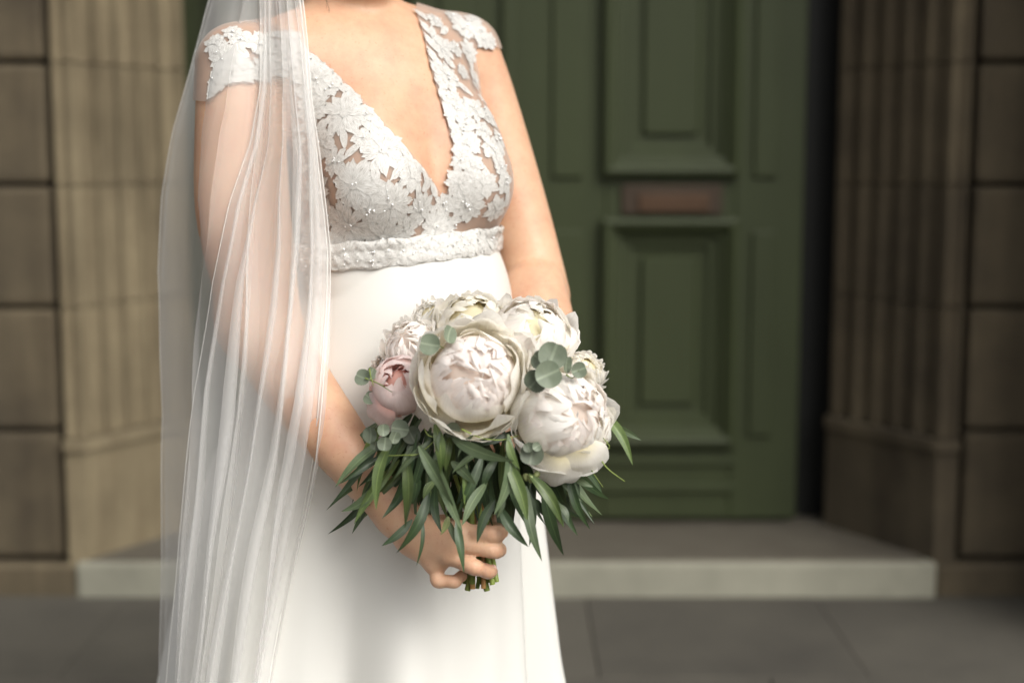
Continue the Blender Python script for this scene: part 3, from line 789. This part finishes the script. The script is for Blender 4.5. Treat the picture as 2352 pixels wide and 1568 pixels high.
# hair, gathered at the back of the head under the veil (above the picture)
def hair_mat():
    m, t, b = new_mat('hair'); n1 = noise(t, 20, 3, .5, stretch=(6, 6, 1)); t.links.new(ramp(t, n1, [(.3, (.10, .055, .025)), (.7, (.22, .13, .06))]), b.inputs['Base Color'])
    b.inputs['Roughness'].default_value = .4; bump(t, b, n1, .6, .004); return m
M['hair'] = hair_mat()
bm = bmesh.new()
hd = Vector(HD)
for c, r in ((hd - Vector(FW)*.022 + Vector(UP)*.022, (.082, .088, .102)), (hd - Vector(FW)*.10 - Vector(UP)*.03, (.055, .05, .055))):
    mt = Matrix((Vector(RT)*r[0], Vector(FW)*r[1], Vector(UP)*r[2])).transposed().to_4x4(); mt.translation = c
    bmesh.ops.create_uvsphere(bm, u_segments=28, v_segments=18, radius=1, matrix=mt)
for k in range(2):                              # loose wisps beside the neck
    pts = [P(752-6*k+5*math.sin(q*3+k), -90+q*46, 2.075+.01*k) for q in np.linspace(0, 3.1-.5*k, 10)]
    tv, tf = tube(pts, [.0003]*9+[.0001], 4); ids_ = [bm.verts.new(v) for v in tv]
    for f in tf:
        try: bm.faces.new([ids_[i] for i in f])
        except ValueError: pass
link('hair', bm_mesh('hair', bm, True), bride, M['hair'])

# nail of the third finger, the only one turned to the camera
def nail_mat():
    m, t, b = new_mat('nail'); b.inputs['Base Color'].default_value = (.66, .40, .33, 1); b.inputs['Roughness'].default_value = .22; return m
M['nail'] = nail_mat()
bmx = bmesh.new(); bmesh.ops.create_uvsphere(bmx, u_segments=14, v_segments=8, radius=1, matrix=Matrix.Translation(P(1134, 1303, 1.808)) @ Matrix.Rotation(-.5, 4, 'Y') @ Matrix.Rotation(.6, 4, 'Z') @ Matrix.Diagonal((.0032, .0055, .0048, 1)))
link('fingernail', bm_mesh('fingernail', bmx, True), bride, M['nail'])

# ------------------------------------------------------------------ bouquet
def petal_mat(name, base, tip, heart):
    m, t, b = new_mat(name); out = t.nodes['Material Output']
    uvn = N(t, 'ShaderNodeUVMap'); sp = N(t, 'ShaderNodeSeparateXYZ'); t.links.new(uvn.outputs[0], sp.inputs[0])
    n1 = noise(t, 1, 4, .6, 'UV', (4, 46, 1))
    col = ramp(t, sp.outputs[0], [(0, heart), (.38, base), (.85, tip)])
    mx = N(t, 'ShaderNodeMix', data_type='RGBA', blend_type='MULTIPLY'); mx.inputs[0].default_value = 1
    t.links.new(col, mx.inputs[6]); t.links.new(ramp(t, n1, [(.3, (.93, .91, .90)), (.6, (1, 1, 1))]), mx.inputs[7])
    c2 = rand_value(t, mx.outputs[2], .035)
    t.links.new(c2, b.inputs['Base Color']); b.inputs['Roughness'].default_value = .55; b.inputs['Specular IOR Level'].default_value = .25
    bump(t, b, n1, .5, .00025)
    tl = N(t, 'ShaderNodeBsdfTranslucent'); t.links.new(c2, tl.inputs[0]); ms = N(t, 'ShaderNodeMixShader'); ms.inputs[0].default_value = .46
    t.links.new(b.outputs[0], ms.inputs[1]); t.links.new(tl.outputs[0], ms.inputs[2]); t.links.new(ms.outputs[0], out.inputs[0]); return m
M['p_white'] = petal_mat('white_petal', (.955, .935, .875), (.965, .955, .92), (.92, .86, .62))
M['p_blush'] = petal_mat('blush_petal', (.955, .89, .84), (.965, .93, .90), (.94, .82, .72))
M['p_pink'] = petal_mat('pink_petal', (.93, .76, .73), (.94, .845, .82), (.88, .52, .44))
M['p_cream'] = petal_mat('cream_petal', (.93, .895, .76), (.945, .925, .86), (.92, .86, .62))
def leaf_mat(name, c0, c1, rough=.5):
    m, t, b = new_mat(name); uvn = N(t, 'ShaderNodeUVMap'); sp = N(t, 'ShaderNodeSeparateXYZ'); t.links.new(uvn.outputs[0], sp.inputs[0])
    col = ramp(t, noise(t, 45, 4, .6), [(.3, c0), (.7, c1)])
    ab = N(t, 'ShaderNodeMath', operation='ABSOLUTE'); t.links.new(sp.outputs[1], ab.inputs[0])
    mx = N(t, 'ShaderNodeMix', data_type='RGBA', blend_type='MIX'); t.links.new(ramp(t, ab.outputs[0], [(.02, (1, 1, 1)), (.07, (0, 0, 0))]), mx.inputs[0])
    t.links.new(col, mx.inputs[6]); mx.inputs[7].default_value = (*[min(1, x*1.3) for x in c1], 1)
    c2 = rand_value(t, mx.outputs[2], .28); t.links.new(c2, b.inputs['Base Color']); b.inputs['Roughness'].default_value = rough
    bump(t, b, noise(t, 1, 3, .5, 'UV', (14, 9, 1)), .4, .0003)
    out = t.nodes['Material Output']; tl = N(t, 'ShaderNodeBsdfTranslucent'); t.links.new(c2, tl.inputs[0]); ms = N(t, 'ShaderNodeMixShader'); ms.inputs[0].default_value = .18
    t.links.new(b.outputs[0], ms.inputs[1]); t.links.new(tl.outputs[0], ms.inputs[2]); t.links.new(ms.outputs[0], out.inputs[0]); return m
M['willow'] = leaf_mat('willow_leaf', (.065, .105, .028), (.115, .160, .050), .42)
M['willow_grey'] = leaf_mat('grey_willow_leaf', (.066, .100, .046), (.112, .150, .075), .48)
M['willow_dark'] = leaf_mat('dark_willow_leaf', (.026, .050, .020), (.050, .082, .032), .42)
M['euca'] = leaf_mat('eucalyptus_leaf', (.115, .145, .095), (.175, .205, .145), .55)
M['stem'] = leaf_mat('flower_stem', (.10, .16, .03), (.17, .22, .05), .4)
M['stem_red'] = leaf_mat('red_stem', (.20, .09, .03), (.26, .14, .05), .4)

bq = empty('bouquet', P(1100, 1300, 1.83))
tag(bq, 'hand-tied bouquet of white and blush peonies with eucalyptus leaves held by the bride', 'bouquet')
def bpart(name, me, m, parent=None, mat_world=None):
    o = link(name, me, None, m); par = parent or bq; o.parent = par
    o.matrix_parent_inverse = PINV[par.name] if par.name in PINV else Matrix()
    if mat_world is not None: o.matrix_basis = mat_world
    return o
PINV = {bq.name: Matrix.Translation(-bq.location)}
def petal_geom(R, hw, phi0, phi1, flare, ruf, seed, nu=13, nv=13, curl=0.0):
    """a petal lying on a bowl of radius R about the origin, tip towards +Z; phi measured from +Z"""
    r_ = random.Random(seed); V, UV = [], []
    a1, a2, a3 = r_.uniform(0, 6.28), r_.uniform(0, 6.28), r_.uniform(0, 6.28); f1_, f2_ = r_.uniform(3, 5), r_.uniform(6, 9)
    notch = r_.uniform(.02, .10)
    for j in range(nv):
        v = j/(nv-1)
        for i in range(nu):
            u = -1+2*i/(nu-1)
            tipd = 1 - .16*u*u - notch*math.exp(-(u*4)**2) + ruf*.35*math.sin(f2_*u+a1)*.5
            vv = v*tipd
            phi = phi0 + (phi1-phi0)*vv
            w = hw*(math.sin(math.pi*min(.5, .10+.62*v))**.9)*(1 - .20*max(0, v-.75)/.25)
            th = u*w/max(math.sin(phi), .42)
            edge = v**3
            rad = R*(1 + flare*vv**3 + curl*max(0, vv-.8)/.2*.10) + R*ruf*(.11*math.sin(f1_*u+a2+2.2*v)*edge + .06*math.sin(f2_*u+a3)*edge + .05*u*u*math.sin(3*v+a1)) - R*.035*(1-u*u)*0
            rad *= 1 + .018*math.sin(7*u+a1)*v + .015*math.sin(11*v+a2)
            V.append((rad*math.sin(phi)*math.cos(th), rad*math.sin(phi)*math.sin(th), rad*math.cos(phi))); UV.append((vv, u*.5))
    return mesh_of('petal', V, grid_faces(nu, nv), uv=UV)
def basis(ax, loc):
    z = Vector(ax).normalized(); x = z.cross(Vector((0, 0, 1)));  x = x.normalized() if x.length > .05 else Vector((1, 0, 0)); y_ = z.cross(x)
    m = Matrix((x, y_, z)).transposed().to_4x4(); m.translation = loc; return m
def peony(px, py, Y, R, ax, layers, label, seed, squash=1.0):
    """layers: (count, radius factor, half width, tip angle lo, hi, flare, ruffle, material)"""
    r_ = random.Random(seed); mw = basis(ax, P(px, py, Y)) @ Matrix.Diagonal((1, 1, squash, 1))
    cb = bmesh.new(); bmesh.ops.create_icosphere(cb, subdivisions=2, radius=R*.9*min(l[1] for l in layers))
    for v in cb.verts: v.co *= 1 + .05*math.sin(9*v.co.x/R+seed)+.05*math.sin(11*v.co.y/R)
    core = bpart('peony', bm_mesh('peony_heart', cb, True), M[layers[-1][7]], None, mw); core['label'] = label
    k0 = r_.uniform(0, 6.28)
    for li, (n, rf, hw, p0, p1, fl, ru, mt) in enumerate(layers):
        variants = [petal_geom(R*rf, hw, 2.75 - .25*(li > 1), r_.uniform(p0, p1), fl*r_.uniform(.5, 1.3), ru, seed*97+li*13+q) for q in range(min(n, 5))]
        for q in range(n):
            th = k0 + li*.7 + 2*math.pi*q/n + r_.uniform(-.22, .22)
            me = variants[q % len(variants)]
            s = r_.uniform(.94, 1.06); tj = .10 if li < 2 else (.22 if li == 2 else .42)
            o = link('petal', me, None, M[mt]); o.parent = core
            o.matrix_basis = Matrix.Rotation(th, 4, 'Z') @ Matrix.Rotation(r_.uniform(-tj*.4, tj), 4, 'Y') @ Matrix.Rotation(r_.uniform(-tj, tj), 4, 'X') @ Matrix.Scale(s, 4)
    return core
W_, B_, K_, Cm = 'p_white', 'p_blush', 'p_pink', 'p_cream'
PM = 1/1800.0
cam_dir = lambda x, z, y=-1.0: (x, y, z)
full = lambda a, b, c, d: [(5, 1.13, .98, 1.10, 1.40, .16, .55, a), (5, 1.02, .90, .90, 1.15, .14, .55, 'p_cream'), (6, .90, .80, .70, 1.05, .07, .40, b), (7, .84, .66, .45, .85, .07, .45, c), (8, .80, .55, .25, .70, .07, .50, d), (9, .77, .48, .08, .55, .08, .52, c), (8, .74, .42, .0, .40, .08, .55, d)]
fuller = lambda *m: [(n, (rf if i < 2 else min(.97, rf+.13)), *r) for i, (n, rf, *r) in enumerate(full(*m))]
peony(1086, 868, 1.790, 118*PM, cam_dir(.02, .34), full(W_, Cm, B_, B_), 'large open white peony with blush heart, frontmost of the bouquet', 11)
peony(1288, 955, 1.800, 104*PM, cam_dir(.45, .30), fuller(W_, B_, W_, B_), 'open white peony low on the right of the bouquet', 12)
peony(920, 888, 1.830, 66*PM, cam_dir(-.12, .75), [(5, 1.06, 1.05, .55, .85, .0, .3, K_), (5, .98, 1.0, .35, .6, .0, .3, K_), (5, .84, .8, .25, .5, 0, .7, K_), (5, .68, .6, .1, .5, 0, 1.1, K_)], 'half closed pink peony bud on the left', 13)
peony(1218, 775, 1.850, 88*PM, cam_dir(.25, .9), fuller(W_, W_, B_, W_), 'white peony behind, at upper right of the bouquet', 14)
peony(1085, 755, 1.880, 78*PM, cam_dir(.0, .9), fuller(W_, W_, Cm, Cm), 'cream hearted white peony at the top', 15)
ruff = lambda a, b: [(8, 1.0, .5, .8, 1.3, .16, .7, a), (9, .96, .46, .6, 1.1, .10, .8, a), (9, .92, .44, .4, .9, .06, .8, b), (9, .88, .40, .2, .7, .04, .9, a), (8, .84, .38, .0, .5, .02, .9, b)]
peony(1000, 738, 1.915, 52*PM, cam_dir(-.25, 1.0), ruff(W_, W_), 'small ruffled white peony at the top left edge', 16)
peony(948, 800, 1.880, 66*PM, cam_dir(-.45, .9), ruff(W_, B_), 'ruffled blush peony on the upper left', 17)
peony(896, 850, 1.890, 42*PM, cam_dir(-.7, .6), ruff(W_, B_), 'ruffled blush petals behind the pink bud', 18)
peony(1338, 860, 1.870, 52*PM, cam_dir(.65, .7), ruff(W_, Cm), 'ruffled white flower at the right edge', 19)
# loose outer petals that hang from the flowers
def loose_petal(px, py, Y, R, hw, th, mt, seed, ax=(0, -1, .15), phi=(.25, 1.55)):
    me = petal_geom(R*PM, hw, phi[0], phi[1], .06, .30, seed)
    bpart('loose_petal', me, M[mt], None, basis(ax, P(px, py, Y)) @ Matrix.Rotation(th, 4, 'Z'))
loose_petal(905, 918, 1.840, 66, .80, .62, K_, 301)
loose_petal(1035, 905, 1.835, 92, .75, .75, W_, 302)
loose_petal(1285, 1026, 1.812, 86, .80, 1.35, W_, 303)
loose_petal(1322, 1010, 1.806, 82, .85, 1.95, W_, 304)
loose_petal(1300, 1012, 1.802, 72, .75, 1.6, Cm, 305)
loose_petal(1345, 975, 1.815, 62, .80, 2.6, W_, 308)
loose_petal(1215, 765, 1.865, 78, .95, 1.5, W_, 306, phi=(-.5, 1.1))
loose_petal(1258, 800, 1.870, 78, .70, 3.9, W_, 307)

# leaves
def leaf_mesh(name, p0, p1, wid, face, bend=.12, twist=0.0, nv=10, shape=1.0, fold=.18, curl=0.0):
    p0, p1, face = Vector(p0), Vector(p1), Vector(face).normalized(); d = p1-p0; L_ = d.length; t = d.normalized()
    s = t.cross(face).normalized(); n = s.cross(t).normalized()
    V, UV = [], []
    for j in range(nv):
        v = j/(nv-1); w = wid*.5*(math.sin(math.pi*min(1, .03+.97*v)**(.82*shape))**.85 if v < 1 else 0)
        q = twist*(v-.3); sv = s*math.cos(q)+n*math.sin(q); nv_ = n*math.cos(q)-s*math.sin(q)
        c = p0 + d*v + n*(bend*L_*math.sin(math.pi*v)) + s*(curl*L_*math.sin(math.pi*v))
        for u in (-1, -.5, 0, .5, 1):
            V.append(c + sv*(u*w) + nv_*(fold*w*abs(u))); UV.append((v, u*.5))
    return mesh_of(name, V, grid_faces(5, nv), uv=UV)
def z2(x, y): return 658.6 + x/2.083, 611.5 + y/2.083
LV = [  # base, tip, width (enlargement units), depth at base and tip, kind
 ((450, 915), (250, 1042), 50, 1.815, 1.79, 'd'), ((492, 870), (428, 1165), 62, 1.79, 1.775, 'n'), ((572, 950), (565, 1255), 70, 1.785, 1.77, 'n'), ((712, 780), (735, 995), 64, 1.77, 1.755, 'n'),
 ((650, 890), (800, 1150), 76, 1.765, 1.745, 'g'), ((725, 960), (842, 1268), 64, 1.765, 1.745, 'g'), ((665, 1110), (523, 1372), 66, 1.785, 1.765, 'd'), ((585, 1225), (453, 1337), 50, 1.80, 1.785, 'd'),
 ((645, 1220), (620, 1432), 26, 1.775, 1.765, 'd'), ((825, 835), (1092, 932), 76, 1.765, 1.745, 'g'), ((1052, 845), (990, 1192), 70, 1.765, 1.745, 'g'), ((1062, 955), (1152, 1222), 80, 1.76, 1.745, 'n'),
 ((1175, 1020), (1326, 1248), 76, 1.77, 1.755, 'n'), ((1152, 1090), (1222, 1412), 72, 1.765, 1.75, 'g'), ((1062, 848), (1116, 972), 46, 1.76, 1.75, 'n'), ((1240, 1110), (1326, 1385), 70, 1.79, 1.775, 'd'),
 ((1250, 1020), (1412, 1202), 66, 1.81, 1.80, 'd'), ((1490, 712), (1656, 952), 72, 1.83, 1.80, 'n'), ((1560, 772), (1697, 833), 46, 1.86, 1.84, 'g'), ((1368, 1002), (1466, 1056), 38, 1.80, 1.79, 'g'),
 ((1030, 1165), (1157, 1342), 64, 1.775, 1.76, 'd'), ((945, 1055), (838, 1242), 64, 1.775, 1.755, 'g'), ((985, 1140), (910, 1325), 54, 1.765, 1.75, 'd'), ((818, 1235), (848, 1468), 58, 1.765, 1.748, 'd'),
 ((775, 1225), (826, 1355), 48, 1.77, 1.755, 'g'), ((800, 945), (907, 1048), 62, 1.775, 1.76, 'g'), ((780, 835), (762, 985), 60, 1.785, 1.775, 'n'), ((884, 818), (818, 918), 26, 1.765, 1.755, 'g'),
 ((670, 850), (508, 1022), 40, 1.775, 1.77, 'g'), ((925, 935), (818, 1182), 60, 1.785, 1.77, 'd'), ((700, 1035), (653, 1112), 44, 1.785, 1.775, 'n'), ((1305, 1145), (1348, 1228), 36, 1.785, 1.775, 'g'),
 ((1115, 1050), (1160, 1340), 54, 1.79, 1.775, 'd'), ((715, 1070), (742, 1275), 56, 1.79, 1.78, 'd'), ((1030, 1090), (1005, 1205), 36, 1.765, 1.755, 'g'), ((1000, 930), (935, 1080), 56, 1.79, 1.775, 'd'),
 ((740, 860), (700, 1010), 56, 1.79, 1.78, 'g'), ((1075, 790), (840, 850), 44, 1.79, 1.775, 'd'), ((735, 800), (728, 890), 22, 1.76, 1.755, 'g'), ((900, 900), (790, 990), 40, 1.775, 1.765, 'g'), ((1480, 640), (1522, 712), 44, 1.84, 1.83, 'g'),
 ((620, 1000), (600, 1140), 60, 1.80, 1.79, 'd'), ((860, 960), (850, 1160), 34, 1.775, 1.765, 'n'), ((1190, 1120), (1225, 1190), 44, 1.80, 1.79, 'd'), ((770, 1205), (735, 1285), 44, 1.76, 1.752, 'y')]
M['willow_yellow'] = leaf_mat('yellow_willow_leaf', (.16, .20, .07), (.24, .27, .11), .45)
kinds = {'n': 'willow', 'g': 'willow_grey', 'd': 'willow_dark', 'y': 'willow_yellow'}
for k, (a, b, w, ya, yb, kd) in enumerate(LV):
    a = (a[0]-(b[0]-a[0])*.12, a[1]-(b[1]-a[1])*.12); p0, p1 = P(*z2(*a), ya), P(*z2(*b), yb); w = w*rnd.uniform(.72, .92)
    bpart('willow_leaf', leaf_mesh('willow_leaf', p0, p1, w/2.083*PM, (rnd.uniform(-.5, .5), -1, rnd.uniform(-.1, .6)), rnd.uniform(.02, .13), rnd.uniform(-1.3, 1.3), curl=rnd.uniform(-.10, .10), fold=rnd.uniform(.05, .4)), M[kinds[kd]])
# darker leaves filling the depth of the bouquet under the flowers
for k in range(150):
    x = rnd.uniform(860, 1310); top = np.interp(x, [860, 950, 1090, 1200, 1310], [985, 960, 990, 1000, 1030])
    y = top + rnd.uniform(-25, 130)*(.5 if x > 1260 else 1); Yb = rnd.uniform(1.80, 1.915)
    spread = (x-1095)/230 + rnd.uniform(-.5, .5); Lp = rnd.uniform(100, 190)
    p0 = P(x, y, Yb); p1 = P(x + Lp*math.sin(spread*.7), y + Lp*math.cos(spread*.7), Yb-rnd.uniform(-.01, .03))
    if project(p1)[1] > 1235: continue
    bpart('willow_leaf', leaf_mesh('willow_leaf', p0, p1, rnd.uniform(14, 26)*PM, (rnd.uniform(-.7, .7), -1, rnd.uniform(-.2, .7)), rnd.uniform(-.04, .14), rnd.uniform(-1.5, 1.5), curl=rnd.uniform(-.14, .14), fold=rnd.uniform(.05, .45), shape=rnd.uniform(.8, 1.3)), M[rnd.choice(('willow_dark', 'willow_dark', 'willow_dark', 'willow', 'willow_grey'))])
for k in range(34):
    x = rnd.uniform(1150, 1290) if k % 2 else rnd.uniform(930, 1150); y = rnd.uniform(1000, 1090); Yb = rnd.uniform(1.84, 1.90); Lp = rnd.uniform(90, 150); q = (x-1095)/330 + rnd.uniform(-.3, .3)
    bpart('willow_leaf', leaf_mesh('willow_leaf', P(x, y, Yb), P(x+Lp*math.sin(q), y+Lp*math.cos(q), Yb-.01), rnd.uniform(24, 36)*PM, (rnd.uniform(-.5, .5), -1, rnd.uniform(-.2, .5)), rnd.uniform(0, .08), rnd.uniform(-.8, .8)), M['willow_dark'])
# round eucalyptus leaves: centre, radius, depth, facing
def round_leaf(px, py, r, Y, face, ang):
    R = r*PM; mw = basis(face, P(px, py, Y)) @ Matrix.Rotation(ang, 4, 'Z'); V, UV = [(0, 0, 0)], [(.5, 0)]
    for ring in (.5, 1.0):
        for k in range(20):
            q = 2*math.pi*k/20; rr = R*ring*(1 - .10*math.cos(q)*(ring == 1) - .16*math.exp(-((q-math.pi)/.35)**2)*(ring == 1))
            V.append((rr*math.cos(q), rr*math.sin(q), .22*R*ring**2 + .05*R*math.sin(3*q)*ring)); UV.append((.5+.5*ring*math.cos(q), .5*ring*math.sin(q)))
    F_ = [(0, 1+k, 1+(k+1) % 20) for k in range(20)] + [(1+k, 21+k, 21+(k+1) % 20, 1+(k+1) % 20) for k in range(20)]
    bpart('eucalyptus_leaf', mesh_of('eucalyptus_leaf', V, F_, uv=UV), M['euca'], None, mw)
for a in [(990, 792, 25, 1.755, (-.2, -1, .35), 3.0), (1030, 770, 22, 1.765, (.9, -.7, .3), 1.0), (1268, 820, 33, 1.75, (.05, -1, .3), 1.2), (1257, 861, 31, 1.735, (.1, -1, .2), .4), (1233, 872, 27, 1.742, (-.35, -1, -.1), 4.0), (1242, 828, 22, 1.755, (-.5, -1, .2), 2.5),
          (1328, 850, 19, 1.765, (.2, -1, .1), .3), (1300, 838, 20, 1.77, (.9, -.6, 0), 1.4), (835, 868, 20, 1.80, (-.3, -1, .5), 2.8), (852, 858, 15, 1.81, (.8, -.7, .2), 1.0), (852, 915, 17, 1.82, (-.3, -1, .6), 2.6), (1222, 1040, 27, 1.755, (.0, -1, .1), 4.5), (1214, 1028, 12, 1.748, (-.2, -1, .3), 2.0), (1232, 1026, 11, 1.747, (.2, -1, .3), .6),
          (852, 1000, 20, 1.785, (-.6, -1, .1), 1.6), (880, 988, 15, 1.78, (.4, -1, .1), 1.6), (884, 1018, 17, 1.775, (-.1, -1, .1), 4.6), (905, 1005, 15, 1.785, (.6, -1, 0), 1.2), (862, 1022, 12, 1.78, (-.4, -1, -.2), 4.4), (920, 985, 22, 1.80, (0, -1, .3), 3), (945, 1000, 22, 1.81, (.2, -1, .2), 2), (1100-62, 990, 20, 1.79, (.3, -1, .3), 0), (1378, 938, 16, 1.83, (.5, -1, 0), 5.0), (955, 1030, 20, 1.81, (-.2, -1, .1), 4)]:
    round_leaf(*a)
# fine green twigs
for pts in ([(838, 868), (868, 880), (900, 900)], [(848, 845), (852, 868), (858, 885)], [(975, 792), (998, 790), (1020, 800)], [(1240, 850), (1262, 850), (1290, 865)], [(870, 1047), (930, 1045), (965, 1040), (1010, 1000)], [(1010, 1005), (985, 1000), (975, 985)], [(1060, 985), (1105, 1005), (1150, 1010), (1190, 1000)], [(1390, 1035), (1400, 1025), (1385, 1005)], [(1370, 1040), (1395, 1075), (1435, 1105)], [(1350, 1065), (1365, 1090), (1385, 1118)], [(1300, 860), (1315, 868), (1330, 850)]):
    c = [P(x, y, 1.765+.03*(x < 900)+.02*(x > 1340)) for x, y in pts]; c = catmull(c, 5)
    tv, tf = tube(c, np.linspace(.0011, .0005, len(c)), 5); bpart('twig', mesh_of('twig', tv, tf), M['stem'])
# small seed buds
for x, y, Y in ((1388, 1030, 1.80), (1380, 1042, 1.80), (1220, 1100, 1.77), (1208, 1096, 1.775), (1232, 1090, 1.775), (1390, 1012, 1.80), (1378, 1020, 1.80)):
    bmx = bmesh.new(); bmesh.ops.create_icosphere(bmx, subdivisions=2, radius=.0042); 
    for v in bmx.verts: v.co.z *= 1.35; v.co.x *= 1 + .2*v.co.z/.0042
    bpart('seed_bud', bm_mesh('seed_bud', bmx, True), M['willow_yellow'], None, Matrix.Translation(P(x, y, Y)) @ Matrix.Rotation(rnd.uniform(-.6, .6), 4, 'Y'))
# stems through the hand
for k in range(13):
    q = rnd.uniform(0, 6.28); rr = .016*math.sqrt(rnd.random()); bx_ = 1100 + (k-6)*6.2 + rnd.uniform(-3, 3); by = 1338 + rnd.uniform(-6, 20)
    Y0 = 1.828 + rnd.uniform(-.012, .012)
    top = P(1100 + (1100-bx_)*.9 + rnd.uniform(-40, 40), 1090, Y0+.01); bot = P(bx_, by, Y0)
    if k == 12: bot = P(1141, 1335, 1.825); top = P(1105, 1130, 1.83)
    c = [bot*(1-t)+top*t for t in np.linspace(0, 1, 6)]; r0 = rnd.uniform(.0028, .0042)
    tv, tf = tube(c, [r0]*6, 8); bpart('stem', mesh_of('stem', tv, tf), M['stem_red' if k in (4, 8) else 'stem'])
